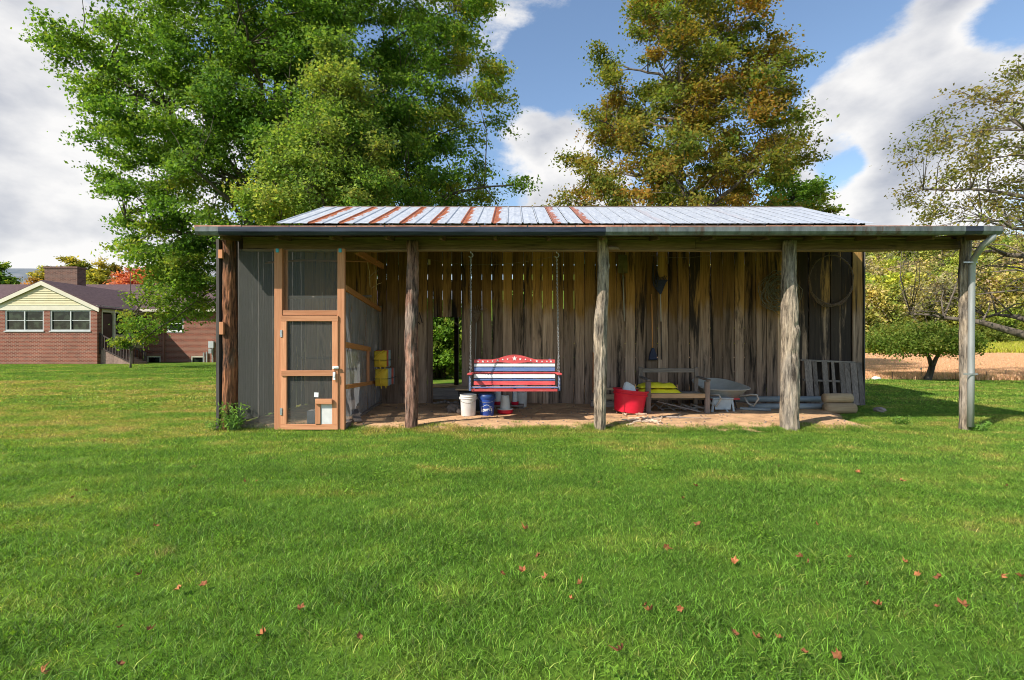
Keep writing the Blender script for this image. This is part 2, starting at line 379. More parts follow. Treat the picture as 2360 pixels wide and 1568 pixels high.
    nn = t.noise(t.pos(), .5, 4); c = t.mix(1.0, br.outputs[0], t.ramp(nn, [(.3, (.8, .75, .72)), (.7, (1.15, 1.1, 1.05))]), 'MULTIPLY')
    t.bump(br.outputs['Fac'], -.5, .01); m['brick'] = t.fin(c, .85, 0, .2)
    t = NT('chimney_brick'); 
    br = t.n('TexBrick'); sp = t.n('SeparateXYZ'); t.set(sp, 0, t.pos()); cm = t.n('CombineXYZ'); t.set(cm, 0, t.math('ADD', sp.outputs[0], sp.outputs[1])); t.set(cm, 1, sp.outputs[2]); t.set(br, 'Vector', cm.outputs[0])
    for k, v in (('Scale', 1.0), ('Brick Width', .24), ('Row Height', .085), ('Mortar Size', .009)): br.inputs[k].default_value = v
    br.inputs['Color1'].default_value = (.19, .10, .075, 1); br.inputs['Color2'].default_value = (.11, .06, .048, 1); br.inputs['Mortar'].default_value = (.20, .15, .13, 1)
    m['brick_dark'] = t.fin(br.outputs[0], .85, 0, .2)
    # shingles
    t = NT('plum_shingles'); p = t.pos(); g = t.noise(t.vmul(p, (5, 5, 14)), 1, 6, .7); m['shingle'] = t.fin(t.ramp(g, [(.3, (.072, .044, .046)), (.7, (.145, .092, .094))]), .9, 0, .2)
    # main roof sheets (rust amount from the object)
    t = NT('tin_roof_sheet'); v = t.offset(t.coord(), 17); at_ = t.n('Attribute'); at_.attribute_type = 'OBJECT'; at_.attribute_name = 'rust'
    sp = t.n('SeparateXYZ'); t.set(sp, 0, t.coord())
    g = t.noise(t.vmul(v, (14, 3, 3)), 1, 6, .6); base = t.ramp(g, [(.3, (.36, .39, .45)), (.7, (.54, .565, .61))])
    rn = t.noise(t.vmul(v, (9, 2.2, 2.2)), 1, 8, .7)
    edge = t.math('ADD', t.math('MULTIPLY', sp.outputs[0], -2.3), t.math('MULTIPLY', rn, 1.5))   # rust grows from one seam
    rf = t.math('MULTIPLY', t.rng(edge, .30, .40), at_.outputs['Fac'])
    rf2 = t.math('MAXIMUM', rf, t.rng(rn, .64, .76, 0, .6))
    c = t.mix(rf2, base, t.ramp(g, [(.3, (.26, .060, .022)), (.7, (.44, .15, .07))]))
    m['tin'] = t.fin(c, .55, .15, .4)
    # screen: woven wire cloth
    t = NT('wire_screen'); sp = t.n('SeparateXYZ'); t.set(sp, 0, t.pos())
    def wires(s_, per, wid):
        fr = t.math('FRACT', t.math('MULTIPLY', s_, 1 / per)); return t.math('LESS_THAN', fr, wid)
    wob = t.math('MULTIPLY', t.math('SUBTRACT', t.noise(t.vmul(t.pos(), (2, 2, 2)), 1, 2), .5), .03)
    hx = wires(t.math('ADD', t.math('ADD', sp.outputs[0], sp.outputs[1]), wob), .0127, .13); hz = wires(t.math('ADD', sp.outputs[2], wob), .0127, .11)
    fac = t.math('MAXIMUM', hx, hz)
    tr = t.n('BsdfTransparent'); mx = t.n('MixShader'); t.set(mx, 0, fac); t.set(mx, 1, tr.outputs[0]); t.set(mx, 2, t.b.outputs[0]); t.t.links.new(mx.outputs[0], t.out.inputs[0])
    m['screen'] = t.fin((.155, .155, .14), .6, .0, .3)
    # plastic sheeting
    t = NT('clear_plastic_sheeting'); g = t.noise(t.vmul(t.coord(), (3, 3, 1.0)), 1, 5)
    tr = t.n('BsdfTransparent'); tl = t.n('BsdfTranslucent'); tl.inputs[0].default_value = (.5, .53, .57, 1)
    a = t.n('MixShader'); a.inputs[0].default_value = .4; t.set(a, 1, t.b.outputs[0]); t.set(a, 2, tl.outputs[0])
    mx = t.n('MixShader'); t.set(mx, 0, t.rng(g, .3, .7, .45, .75)); t.set(mx, 1, tr.outputs[0]); t.set(mx, 2, a.outputs[0]); t.t.links.new(mx.outputs[0], t.out.inputs[0])
    m['plastic'] = t.fin((.42, .45, .49), .22, 0, .6)
    # bare soil
    t = NT('bare_soil'); p = t.pos(); g = t.noise(p, 3.5, 9, .65); g2 = t.noise(p, 24, 6, .7)
    c = t.ramp(t.math('ADD', t.math('MULTIPLY', g, .6), t.math('MULTIPLY', g2, .4)), [(.3, (.34, .20, .11)), (.5, (.60, .37, .205)), (.68, (.78, .49, .27))])
    blot = t.noise(p, 1.1, 6, .6); c = t.mix(t.rng(blot, .54, .66, 0, .6), c, (.24, .155, .10))
    t.bump(t.math('ADD', g, t.math('MULTIPLY', g2, .6)), .8, .04); m['soil'] = t.fin(c, .95, 0, .1)
    # lawn base and blades share the same patchwork
    def lawn(t, blade):
        p = t.pos(); sp = t.n('SeparateXYZ'); t.set(sp, 0, p)
        big = t.noise(t.vmul(p, (.35, .75, .3)), 1, 4, .6); mid = t.noise(t.vmul(p, (1.5, 2.2, 1)), 1, 4, .6)
        mixn = t.math('ADD', t.math('MULTIPLY', big, .75), t.math('SUBTRACT', t.math('MULTIPLY', mid, .6), .175))
        near = t.rng(sp.outputs[1], 4.0, 9.4, -.045, .055); far = t.rng(sp.outputs[1], 17, 26, 0, -.05)   # the strip by the barn is drier
        lef = t.math('MULTIPLY', t.rng(sp.outputs[0], -3.0, -7.0, 0, .07), t.math('MULTIPLY', t.rng(sp.outputs[1], 6.5, 10), t.rng(sp.outputs[1], 22, 18)))
        d = t.math('ADD', t.math('ADD', mixn, near), t.math('ADD', far, lef))
        spots_ = t.rng(t.noise(t.vmul(p, (1.7, 2.3, 1)), 1, 6, .62), .635, .72, 0, .62)
        return t.mix(spots_, t.ramp(d, [(.28, (.135, .275, .034)), (.45, (.175, .335, .042)), (.56, (.245, .39, .055)), (.67, (.41, .43, .095)), (.82, (.54, .42, .16))]), (.40, .29, .14))
    t = NT('lawn_ground'); c = lawn(t, False); g = t.noise(t.pos(), 30, 6, .7); c = t.mix(1.0, c, t.ramp(g, [(.3, (.34, .36, .30)), (.7, (.72, .70, .6))]), 'MULTIPLY'); t.bump(g, .7, .03); m['lawn'] = t.fin(c, .95, 0, .1)
    t = NT('grass_blades'); c = lawn(t, True); at_ = t.n('Attribute'); at_.attribute_name = 'Col'
    c = t.mix(1.0, c, at_.outputs['Color'], 'MULTIPLY')
    tl = t.n('BsdfTranslucent'); t.set(tl, 0, t.mix(1.0, c, (1.3, 1.25, .6), 'MULTIPLY')); mx = t.n('MixShader'); mx.inputs[0].default_value = .45; t.set(mx, 1, t.b.outputs[0]); t.set(mx, 2, tl.outputs[0]); t.t.links.new(mx.outputs[0], t.out.inputs[0])
    m['blade'] = t.fin(c, .5, 0, .3)
    def leafy(name, trans=.5, rough=.6, inst=None):
        t = NT(name); at_ = t.n('Attribute'); at_.attribute_name = 'Col'; c = at_.outputs['Color']
        if inst: c = t.mix(1.0, c, t.ramp(t.rand(), inst), 'MULTIPLY')
        tl = t.n('BsdfTranslucent'); t.set(tl, 0, t.mix(1.0, c, (1.5, 1.4, .7), 'MULTIPLY')); mx = t.n('MixShader'); mx.inputs[0].default_value = trans
        t.set(mx, 1, t.b.outputs[0]); t.set(mx, 2, tl.outputs[0]); t.t.links.new(mx.outputs[0], t.out.inputs[0]); return t.fin(c, rough, 0, .12)
    m['leaf'] = leafy('leaves')
    m['hill_leaf'] = leafy('hillside_leaves', .3, .6, [(0, (.55, .75, .45)), (.25, (1.0, 1.0, .8)), (.45, (1.2, 1.25, .6)), (.6, (1.15, 1.0, .9)), (.8, (.85, 1.05, .6)), (1, (1.5, 1.45, .5))])
    m['field_blade'] = leafy('dry_field_blades', .3, .7)
    t = NT('dry_field_ground'); g = t.noise(t.vmul(t.pos(), (.15, .5, .5)), 1, 6); m['field'] = t.fin(t.ramp(g, [(.3, (.48, .28, .17)), (.7, (.62, .41, .25))]), .95, 0, .1)
    t = NT('meadow_ground'); g = t.noise(t.vmul(t.pos(), (.1, .3, .3)), 1, 6); m['meadow'] = t.fin(t.ramp(g, [(.3, (.22, .22, .03)), (.7, (.36, .33, .06))]), .95, 0, .1)
    t = NT('far_ridge_woods'); g = t.noise(t.vmul(t.pos(), (.05, .05, .09)), 1, 8, .7); m['ridge'] = t.fin(t.ramp(g, [(.3, (.11, .14, .17)), (.7, (.22, .23, .24))]), .95, 0, .05)  # bluish haze of distance put into the woods' colour
mats()

# ------------------------------------------------------------------ the ground
def ss(a, b, x): t = np.clip((x - a) / (b - a), 0, 1); return t * t * (3 - 2 * t)
def gh(x, y):
    x = np.asarray(x, float); y = np.asarray(y, float)
    left = ss(-5, -14, x) * ss(13, 30, y) * .30
    r = .5 * np.clip((y - 22.4) / 37.6, 0, 1) ** 1.2 + .8 * ss(58, 72, y) + 22 * ss(68, 152, y)
    bump = .03 * np.sin(x * .9 + 1) * np.sin(y * .7) * ss(9.5, 5, y)
    return left + r * ss(-22, 6, x) + bump
def ghs(x, y): return float(gh(x, y))
def sheet(name, xs, ys, mat, dz=0.0, fn=None, mask=None):
    X, Y = np.meshgrid(xs, ys); Z = gh(X, Y) + dz if fn is None else fn(X, Y)
    V = np.stack([X.ravel(), Y.ravel(), Z.ravel()], 1); nx = len(xs); ny = len(ys)
    i = np.arange(ny - 1)[:, None] * nx + np.arange(nx - 1)[None]; i = i.ravel()
    Q = np.stack([i, i + 1, i + 1 + nx, i + nx], 1)
    if mask is not None:
        c = V[Q].mean(1); Q = Q[mask(c[:, 0], c[:, 1])]
    return np_mesh(name, V, Q, mat, smooth=True)
def spread(a, b, n, p): t = np.linspace(-1, 1, n); s = np.sign(t) * np.abs(t) ** p; return (a + b) / 2 + s * (b - a) / 2
xs = np.unique(np.concatenate([spread(-700, 700, 101, 2.2), np.linspace(-12, 12, 49)])); ys = np.unique(np.concatenate([np.linspace(-30, 0, 8), np.linspace(0, 24, 49), np.linspace(24, 160, 60), np.linspace(160, 900, 20)]))
tag(sheet('lawn_ground', xs, ys, MAT['lawn']), kind='structure')
# the dry field beyond the lawn on the right, and the meadow strip under the woods
fx = np.linspace(7, 260, 200); fy = np.concatenate([np.linspace(22.2, 26, 8), np.linspace(27, 60, 30)])
def field_mask(x, y): return y > 22.5 + .35 * np.sin(x * .5) + .2 * np.sin(x * 1.7) + .02 * (x - 18)
tag(sheet('dry_field', np.linspace(7, 260, 260), np.concatenate([np.linspace(22.2, 26, 30), np.linspace(26.5, 60, 40)]), MAT['field'], .02, mask=field_mask), kind='structure')
tag(sheet('meadow_strip', np.linspace(7, 260, 120), np.linspace(60, 76, 14), MAT['meadow'], .03), kind='structure')
# far ridge on the left horizon
def ridge(X, Y): return 94 * ss(380, 620, Y) * (1 + .10 * np.sin(X * .006 + .4) + .03 * np.sin(X * .031)) * ss(500, -250, X) - 2
tag(sheet('distant_ridge', np.linspace(-1300, 500, 160), np.linspace(360, 700, 24), MAT['ridge'], fn=ridge), kind='structure')
# bare soil under the shed and inside the barn
def soil(X, Y):
    e = 9.02 + .10 * np.sin(X * 1.3) + .07 * np.sin(X * 3.7 + 1) + .05 * np.sin(X * 8.3)
    d = np.minimum(np.minimum((Y - e) * .22, (6.35 + .25 * np.sin(Y * 2.2) + .9 * ss(9.6, 11, Y) - X) * .3), np.minimum((X + 5.12) * .6, 19 - Y))
    hgt = np.clip(d, -.05, .07)
    for (f, a) in ((2.3, .014), (5.1, .010), (11, .006)):
        hgt = hgt + a * np.sin(X * f + 1.3 * np.sin(Y * f * .7)) * np.sin(Y * f * 1.1 + X * .4) * (d > .01)
    return gh(X, Y) * 0 + hgt + .004
tag(sheet('bare_soil', np.linspace(-5.3, 8.6, 180), np.linspace(8.7, 19, 120), MAT['soil'], fn=soil), kind='structure')
def soil_z(x, y): return float(soil(np.array(x, float), np.array(y, float)))
def gz(x, y):
    return max(soil_z(x, y), ghs(x, y)) if (-5.1 < x < 7.1 and 9.0 < y < 18.5) else ghs(x, y)

# ------------------------------------------------------------------ grass (stuff): tiles of blades set out over the lawn
def tile_mesh(name, size, n, hgt, wid, mat, colf, lean=.55, two=True):
    P = (RNG.random((n, 2)) - .5) * size * 1.25
    h = hgt * (0.45 + .75 * RNG.random(n)); a = RNG.random(n) * 6.283; ln = lean * h * (.2 + RNG.random(n)); fa = RNG.random(n) * 6.283
    w = wid * (.6 + .7 * RNG.random(n))
    ax = np.cos(a) * w / 2; ay = np.sin(a) * w / 2; dx = np.cos(fa) * ln; dy = np.sin(fa) * ln
    V = np.zeros((n, 6, 3), np.float32)
    for k, (t, wf, lf) in enumerate(((0, 1, 0), (.55, .85, .35), (1, .12, 1.0))):
        V[:, 2 * k, 0] = P[:, 0] - ax * wf + dx * lf; V[:, 2 * k, 1] = P[:, 1] - ay * wf + dy * lf
        V[:, 2 * k + 1, 0] = P[:, 0] + ax * wf + dx * lf; V[:, 2 * k + 1, 1] = P[:, 1] + ay * wf + dy * lf
        V[:, 2 * k:2 * k + 2, 2] = (h * t * (1 - .25 * t * lean))[:, None]
    b = np.arange(n)[:, None] * 6
    Q = np.concatenate([b + np.array([[0, 1, 3, 2]]), b + np.array([[2, 3, 5, 4]])], 0)
    c = colf(n); C = np.repeat(c[:, None, :], 6, 1)
    o = np_mesh(name, V.reshape(-1, 3), Q, mat, cols=C.reshape(-1, 3)); COL.objects.unlink(o); return o
def scatter(name, pts, scl, tiles, label, kind='stuff', smin=.85, smax=1.15):
    cl = bpy.data.collections.new(name + '_kinds')
    for t in tiles: cl.objects.link(t)
    me = bpy.data.meshes.new(name); me.vertices.add(len(pts)); me.vertices.foreach_set('co', np.asarray(pts, np.float32).ravel())
    at_ = me.attributes.new('size', 'FLOAT', 'POINT'); at_.data.foreach_set('value', np.asarray(scl, np.float32))
    o = bpy.data.objects.new(name, me); COL.objects.link(o)
    g = bpy.data.node_groups.new(name, 'GeometryNodeTree')
    g.interface.new_socket('Geometry', in_out='INPUT', socket_type='NodeSocketGeometry'); g.interface.new_socket('Geometry', in_out='OUTPUT', socket_type='NodeSocketGeometry')
    N = g.nodes.new; L = g.links.new
    gi = N('NodeGroupInput'); go = N('NodeGroupOutput'); ip = N('GeometryNodeInstanceOnPoints'); ci = N('GeometryNodeCollectionInfo')
    ci.inputs['Collection'].default_value = cl; ci.inputs['Separate Children'].default_value = True; ci.inputs['Reset Children'].default_value = True
    L(gi.outputs[0], ip.inputs['Points']); L(ci.outputs[0], ip.inputs['Instance']); ip.inputs['Pick Instance'].default_value = True
    ri = N('FunctionNodeRandomValue'); ri.data_type = 'INT'; ri.inputs['Min'].default_value = 0; ri.inputs['Max'].default_value = len(tiles) - 1; L([s for s in ri.outputs if s.enabled][0], ip.inputs['Instance Index'])
    for s in ri.inputs:
        if s.type == 'INT' and s.name == 'Max': s.default_value = len(tiles) - 1
        if s.type == 'INT' and s.name == 'Min': s.default_value = 0
    rr = N('FunctionNodeRandomValue'); rr.data_type = 'FLOAT_VECTOR'
    rr.inputs[0].default_value = (0, 0, 0); rr.inputs[1].default_value = (0, 0, 6.283); L(rr.outputs[0], ip.inputs['Rotation'])
    na = N('GeometryNodeInputNamedAttribute'); na.data_type = 'FLOAT'; na.inputs['Name'].default_value = 'size'; L([s for s in na.outputs if s.enabled][0], ip.inputs['Scale'])
    L(ip.outputs[0], go.inputs[0])
    md = o.modifiers.new('scatter', 'NODES'); md.node_group = g
    return tag(o, label, None, None, kind)
def blade_cols(n):
    v = .30 + 1.45 * RNG.random((n, 1)) ** 1.7; c = np.ones((n, 3)) * v
    dry = RNG.random(n) < .10; c[dry] = np.array([2.1, 1.35, 2.4]) * v[dry]; return c
def lawn_points(y0, y1, step, wide=1.12):
    pts = []
    y = y0
    while y < y1:
        hw = y * wide + 1.0
        nx = int(2 * hw / step) + 1
        x = -hw + (np.arange(nx) + .5) * step
        pts.append(np.stack([x + (RNG.random(nx) - .5) * step * .6, y + (RNG.random(nx) - .5) * step * .6], 1)); y += step
    return np.concatenate(pts)
def on_lawn(P, fringe=.0):
    x, y = P[:, 0], P[:, 1]
    e = 9.02 + .10 * np.sin(x * 1.3) + .07 * np.sin(x * 3.7 + 1) + .05 * np.sin(x * 8.3)
    rr = 6.4 + .25 * np.sin(y * 2.2) + .9 * ss(9.6, 11, y)
    in_soil = (x > -5.0) & (x < rr) & (y > e - .02 + fringe) & (y < 18.8)
    in_barn = (x > -5.3) & (x < 8.4) & (y > 12.5) & (y < 18.6)
    fld = field_mask(x, y) & (x > 7)
    house = (x < -15) & (y > 31.9)
    return ~(in_soil | in_barn | fld | house)
def patchy(P, lo=.75, hi=1.25):
    return np.array([lo + (hi - lo) * (noise.noise(Vector((p[0] * .9, p[1] * 1.1, 2.0))) * .5 + .5) + random.uniform(-.08, .08) for p in P])
def make_lawn():
    t1 = [tile_mesh('short_grass_tile', .34, 760, .050, .0036, MAT['blade'], blade_cols, 1.15) for _ in range(5)]
    P = lawn_points(1.3, 6.2, .30); P = P[on_lawn(P)]; Z = gh(P[:, 0], P[:, 1]); scatter('lawn_grass', np.column_stack([P, Z - .004]), patchy(P, .7, 1.45), t1, 'green mown lawn grass with dry patches in the foreground')
    t2 = [tile_mesh('mid_grass_tile', .55, 700, .055, .0055, MAT['blade'], blade_cols, .9) for _ in range(4)]
    P = lawn_points(6.0, 13, .42); P = P[on_lawn(P)]; P = P[~((P[:, 1] > 9.05) & (P[:, 0] > -5.1) & (P[:, 0] < 6.2))]; Z = gh(P[:, 0], P[:, 1]); scatter('lawn_grass', np.column_stack([P, Z - .004]), patchy(P, .6, 1.1), t2, 'thinner mown grass around the barn front')
    t3 = [tile_mesh('far_grass_tile', 1.3, 900, .07, .016, MAT['blade'], blade_cols, .9) for _ in range(3)]
    P = lawn_points(12.5, 34, .95); P = P[on_lawn(P)]; P = P[(np.abs(P[:, 0]) > 5.4)]; Z = gh(P[:, 0], P[:, 1]); scatter('lawn_grass', np.column_stack([P, Z - .004]), patchy(P, .7, 1.0), t3, 'mown grass stretching back to the brick house and the field')
    # ragged fringe creeping over the soil edge
    tfz = [tile_mesh('fringe_tile', .22, 60, .085, .006, MAT['blade'], blade_cols, .9) for _ in range(3)]
    X = RNG.random(900) * 12.6 - 5.2; e = 9.02 + .10 * np.sin(X * 1.3) + .07 * np.sin(X * 3.7 + 1) + .05 * np.sin(X * 8.3); Y = e + RNG.normal(size=900) * .10 + .02
    P = np.stack([X, Y], 1); Z = np.maximum(soil(X, Y), gh(X, Y)); scatter('lawn_grass', np.column_stack([P, Z - .004]), .35 + .6 * RNG.random(900), tfz, 'ragged grass fringe along the edge of the bare soil')
    # dry field and yellow-green meadow
    def fc(n): v = .6 + .7 * RNG.random((n, 1)); c = np.where(RNG.random((n, 1)) < .8, np.array([[.78, .50, .32]]), np.array([[.62, .46, .22]])); return c * v
    def mc(n): v = .6 + .7 * RNG.random((n, 1)); return np.where(RNG.random((n, 1)) < .8, np.array([[.42, .44, .05]]), np.array([[.55, .47, .14]])) * v
    tf = [tile_mesh('dry_field_tile', 1.6, 700, .22, .03, MAT['field_blade'], fc, .4) for _ in range(3)]
    P = np.stack([RNG.random(7000) * 90 + 7, 22.4 + 38 * RNG.random(7000) ** 1.3], 1); P = P[field_mask(P[:, 0], P[:, 1] - .3) & (P[:, 0] < P[:, 1] * 1.15 + 4) & (P[:, 0] > P[:, 1] * .5)]
    scatter('dry_field_grass', np.column_stack([P, gh(P[:, 0], P[:, 1])]), .7 + .5 * RNG.random(len(P)), tf, 'pinkish tan dry field growth beyond the lawn')
    tm = [tile_mesh('meadow_tile', 2.5, 600, .7, .08, MAT['field_blade'], mc, .4) for _ in range(3)]
    P = np.stack([RNG.random(2500) * 110 + 20, 58 + 16 * RNG.random(2500)], 1); P = P[(P[:, 0] < P[:, 1] * 1.15 + 5)]
    scatter('meadow_grass', np.column_stack([P, gh(P[:, 0], P[:, 1])]), .7 + .5 * RNG.random(len(P)), tm, 'yellow green meadow grass below the wooded hill')
make_lawn()

# ------------------------------------------------------------------ the barn
WY = 12.6                  # plank wall at the back of the open shed
PY = 9.1                   # row of posts
XL, XR = -5.12, 8.66
barn = thing('barn', (0, WY, 0), 'weathered plank barn with open lean-to shed and rust striped tin roof', 'barn')
def board(name, x, w, z0, z1, y, t=.026, parent=barn, mat=None, soot=0.0, turn=False, segs=9, wob=.006):
    m = MB(); lean = random.uniform(-.006, .006); yo = random.uniform(-.016, .016); ph = random.random() * 9
    for i in range(segs + 1):
        f = i / segs; z = z0 + (z1 - z0) * f
        a = -w / 2 + wob * noise.noise(Vector((ph, z * 1.4, 0))) * 1.7; b = w / 2 + wob * noise.noise(Vector((ph + 5, z * 1.4, 3))) * 1.7
        dx = lean * (f - .5) * 2; cup = .006 * noise.noise(Vector((ph, z * .8, 8)))
        zz = z + (random.uniform(-.012, .012) if i in (0, segs) else 0)
        for (u, v) in ((a, -t / 2), (b, -t / 2), (b, t / 2), (a, t / 2)):
            if turn: m.v.append(Vector((y + v + yo + cup, x + u + dx, zz)))
            else: m.v.append(Vector((x + u + dx, y + v + yo + cup, zz)))
    for i in range(segs):
        for j in range(4):
            q = (i * 4 + j, i * 4 + (j + 1) % 4, (i + 1) * 4 + (j + 1) % 4, (i + 1) * 4 + j)
            m.f.append(q[::-1] if turn else q)
    m.f.append((3, 2, 1, 0) if not turn else (0, 1, 2, 3)); k = segs * 4; m.f.append((k, k + 1, k + 2, k + 3) if not turn else (k + 3, k + 2, k + 1, k))
    org = Vector((y, x, z0)) if turn else Vector((x, y, z0))
    o = obj(name, m, mat or MAT['barn'], parent, org=org); o['soot'] = soot
    return o
DX0, DX1, DZ0, DZ1 = -1.943, -1.249, .458, 2.195        # doorway
x = XL + .02; k = 0
while x < XR - .05:
    w = random.choice((.205, .22, .235, .25, .25, .265, .28)); gap = random.uniform(.007, .014) if x < 3.2 else random.uniform(.013, .023)
    if x < DX0 < x + w + .08: w = DX0 - x - .004
    elif DX0 - .02 < x < DX1 - .05: w = (DX1 - DX0) / 3 - .010; gap = .012
    w = min(w, XR - x)
    cx = x + w / 2; z0 = random.uniform(.05, .10) if cx > 2 else random.uniform(.045, .07)
    inside = DX0 < cx < DX1
    soot = (random.uniform(.75, .95) if 6.75 < cx < 8.4 else random.choice((.15, .3, .4, .45, .55)) if cx > 2.0 else random.choice((.0, .1, .2, .3, .45)))
    board('wall_board', cx, w, DZ1 + random.uniform(-.01, .02) if inside else z0, 4.12, WY, soot=soot)
    x += w + gap; k += 1
# side walls and the back of the barn
def zroof(y): return 4.43 + (min(y, 30.8 - y) - 12.3) * .3935
for X in (XL - .03, XR + .03):
    y = WY + .02
    while y < 18.3:
        w = random.choice((.22, .25, .28, .3)); board('side_board', y + w / 2, w, random.uniform(.03, .09), zroof(y + w / 2) - .06, X, mat=MAT['barn_side'], turn=True, segs=4); y += w + random.uniform(.002, .01)
y = PY - .03
while y < WY - .1:
    w = random.choice((.2, .22, .25)); w = min(w, WY - y); board('side_board', y + w / 2, w, random.uniform(.02, .07), 3.42 + (y - 8.5) * .16, XL, mat=MAT['barn_side'], turn=True, segs=5); y += w + random.uniform(.010, .026)
for z0, z1 in ((.10, .55), (.58, 1.05), (1.08, 1.55), (1.58, 2.1), (2.13, 2.80), (3.46, 3.84), (4.04, 4.36)):       # open slots behind the planks
    for x0, x1 in ((XL, -3.3), (-.2, 2.6), (2.62, 5.6), (5.62, XR)) if z0 < 2.7 else ((XL, -.5), (-.48, 4.0), (4.02, XR)):
        obj('back_plank', MB().bb(x0 + .01, x1 - .01, 18.36, 18.40, z0, z1), MAT['barn_side'], barn)
for z0, z1 in ((2.805, 3.455), (3.845, 4.035)): obj('back_plank', MB().bb(2.9, XR - .01, 18.36, 18.40, z0, z1), MAT['barn_side'], barn)
for x0 in (-3.36, -1.98, -.2, 2.6, 5.6): obj('inner_post', MB().bb(x0 - .075, x0 + .075, 18.2, 18.34, .02, 4.4), MAT['iron'], barn)
# stone footing and sill under the doorway
o = obj('door_sill', MB().bb(-1.935, -1.26, WY - .06, WY + .08, .176, .45), MAT['old_x'], barn, bev=.006)
for i in range(9):
    xx = -1.9 + i * .085; r = random.uniform(.04, .065)
    m = MB(); m.lathe([(r * .5, -r * .55), (r, -r * .2), (r * .95, r * .3), (r * .5, r * .6)], (xx, WY - .02 + random.uniform(-.03, .02), .085 + random.uniform(-.02, .03)), 7); obj('footing_stone', m, MAT['stone'], barn)
# main tin roof: one object per sheet, raised seams
SL = math.atan(.3935); nS = 39; X0, X1 = -5.66, 8.72; sw = (X1 - X0) / nS
rust_on = {2: 1, 4: 1, 6: 1, 8: 1, 10: 1, 12: 1, 14: 1, 18: .9, 20: .9, 25: .15, 31: .1}
def roof_sheet(x, w, yb, zb, yt, zt, mat, rust, name='roof_sheet', seam=True, low=1.0):
    m = MB(); dz = zt - zb; n = 6
    xs_ = [0, .016, .03, .05, w * .35, w * .5, w * .65, w - .004] if seam else [0, w * .25, w * .5, w * .75, w - .004]
    hs_ = [.024, .027, .02, 0, .003, .008, .003, 0] if seam else [.012, -.012, .012, -.012, .012]
    o_ = len(m.v)
    for i in range(n + 1):
        f = i / n
        for xx, hh in zip(xs_, hs_): m.v.append(Vector((x + xx, yb + (yt - yb) * f, zb + dz * f + hh * low + random.uniform(-.002, .002))))
    c = len(xs_)
    for i in range(n):
        for j in range(c - 1): m.f.append((i * c + j, i * c + j + 1, (i + 1) * c + j + 1, (i + 1) * c + j))
    o = obj(name, m, mat, barn, org=(x, yb, zb)); o['rust'] = float(rust)
    md = o.modifiers.new('gauge', 'SOLIDIFY'); md.thickness = .004
    return o
for i in range(nS):
    roof_sheet(X0 + i * sw, sw, 12.28, 4.425, 15.4, 5.652, MAT['tin'], rust_on.get(i, 0), low=1.0 if i < 21 else .35)
    roof_sheet(X0 + i * sw, sw, 18.52, 4.425, 15.4, 5.652, MAT['tin'], random.random() * .4)
obj('ridge_cap', MB().tube([(X0, 15.4, 5.655), (X1, 15.4, 5.655)], .03, 8), MAT['shed_sheet'], barn)
obj('eave_board', MB().bb(X0 + .1, X1 - .05, 12.34, 12.37, 4.30, 4.39), MAT['old_x'], barn)
for i in range(24):
    xx = X0 + .25 + i * (X1 - X0 - .5) / 23; obj('rafter_end', MB().box((xx, 12.47, 4.36), (.07, .32, .12), (SL, 0, 0)), MAT['rafter'], barn)
obj('wall_plate', MB().bb(XL, XR, 12.63, 12.75, 4.13, 4.30), MAT['beam'], barn)
# lean-to roof: old corrugated sheets, rafters, front beam
FX0, FX1, FY, FZ = -5.26, 8.14, 8.52, 3.432
ns = 17; w = (FX1 - FX0) / ns; sl = .155
for i in range(ns):
    m = MB(); yb, yt = FY - .02 + random.uniform(-.02, .01), 12.52; zb = FZ + random.uniform(-.006, .008); nn = 12
    for f in (0, .5, 1):
        for j in range(nn + 1): m.v.append(Vector((FX0 + i * w + w * 1.02 * j / nn, yb + (yt - yb) * f, zb + (yt - yb) * sl * f + .011 * math.cos(j * math.pi) + (.01 if i % 2 else 0))))
    for a in range(2):
        for j in range(nn): q = a * (nn + 1) + j; m.f.append((q, q + 1, q + nn + 2, q + nn + 1))
    o = obj('shed_roof_sheet', m, MAT['shed_sheet'], barn); md = o.modifiers.new('gauge', 'SOLIDIFY'); md.thickness = .004
    e = MB().bb(FX0 + i * w + .01, FX0 + i * w + w - .01, FY - .06, FY - .03, zb - .008, zb + .046); obj('sheet_lip', e, MAT['rust_edge'], barn)
for i in range(15):
    xx = FX0 + .35 + i * .925; p0 = (xx, FY + .12, FZ - .09); p1 = (xx, 12.5, FZ - .09 + (12.5 - FY - .12) * sl)
    obj('rafter', MB().bar(p0, p1, .055, .11), MAT['rafter'], barn)
for i in range(5):
    yy = 9.6 + i * .66; obj('purlin', MB().bb(FX0 + .1, FX1 - .1, yy, yy + .08, FZ + (yy - FY) * sl - .036, FZ + (yy - FY) * sl - .016), MAT['rafter'], barn)
def sag_beam(name, x0, x1, y0, y1, z0, z1, mat, sag=.02, n=14):
    m = MB()
    for i in range(n + 1):
        f = i / n; xx = x0 + (x1 - x0) * f; d = -sag * math.sin(f * math.pi * 3) ** 2 + random.uniform(-.004, .004)
        m.v += [Vector((xx, y0, z0 + d)), Vector((xx, y1, z0 + d)), Vector((xx, y1, z1 + d)), Vector((xx, y0, z1 + d))]
    for i in range(n):
        for j in range(4): m.f.append((i * 4 + j, (i + 1) * 4 + j, (i + 1) * 4 + (j + 1) % 4, i * 4 + (j + 1) % 4))
    m.f += [(0, 1, 2, 3), (n * 4 + 3, n * 4 + 2, n * 4 + 1, n * 4)]
    return obj(name, m, mat, barn, bev=.008)
sag_beam('front_beam', -4.85, 3.30, 9.22, 9.31, 3.235, 3.425, MAT['beam']); sag_beam('front_beam', 3.302, 8.12, 9.22, 9.31, 3.235, 3.425, MAT['beam'])
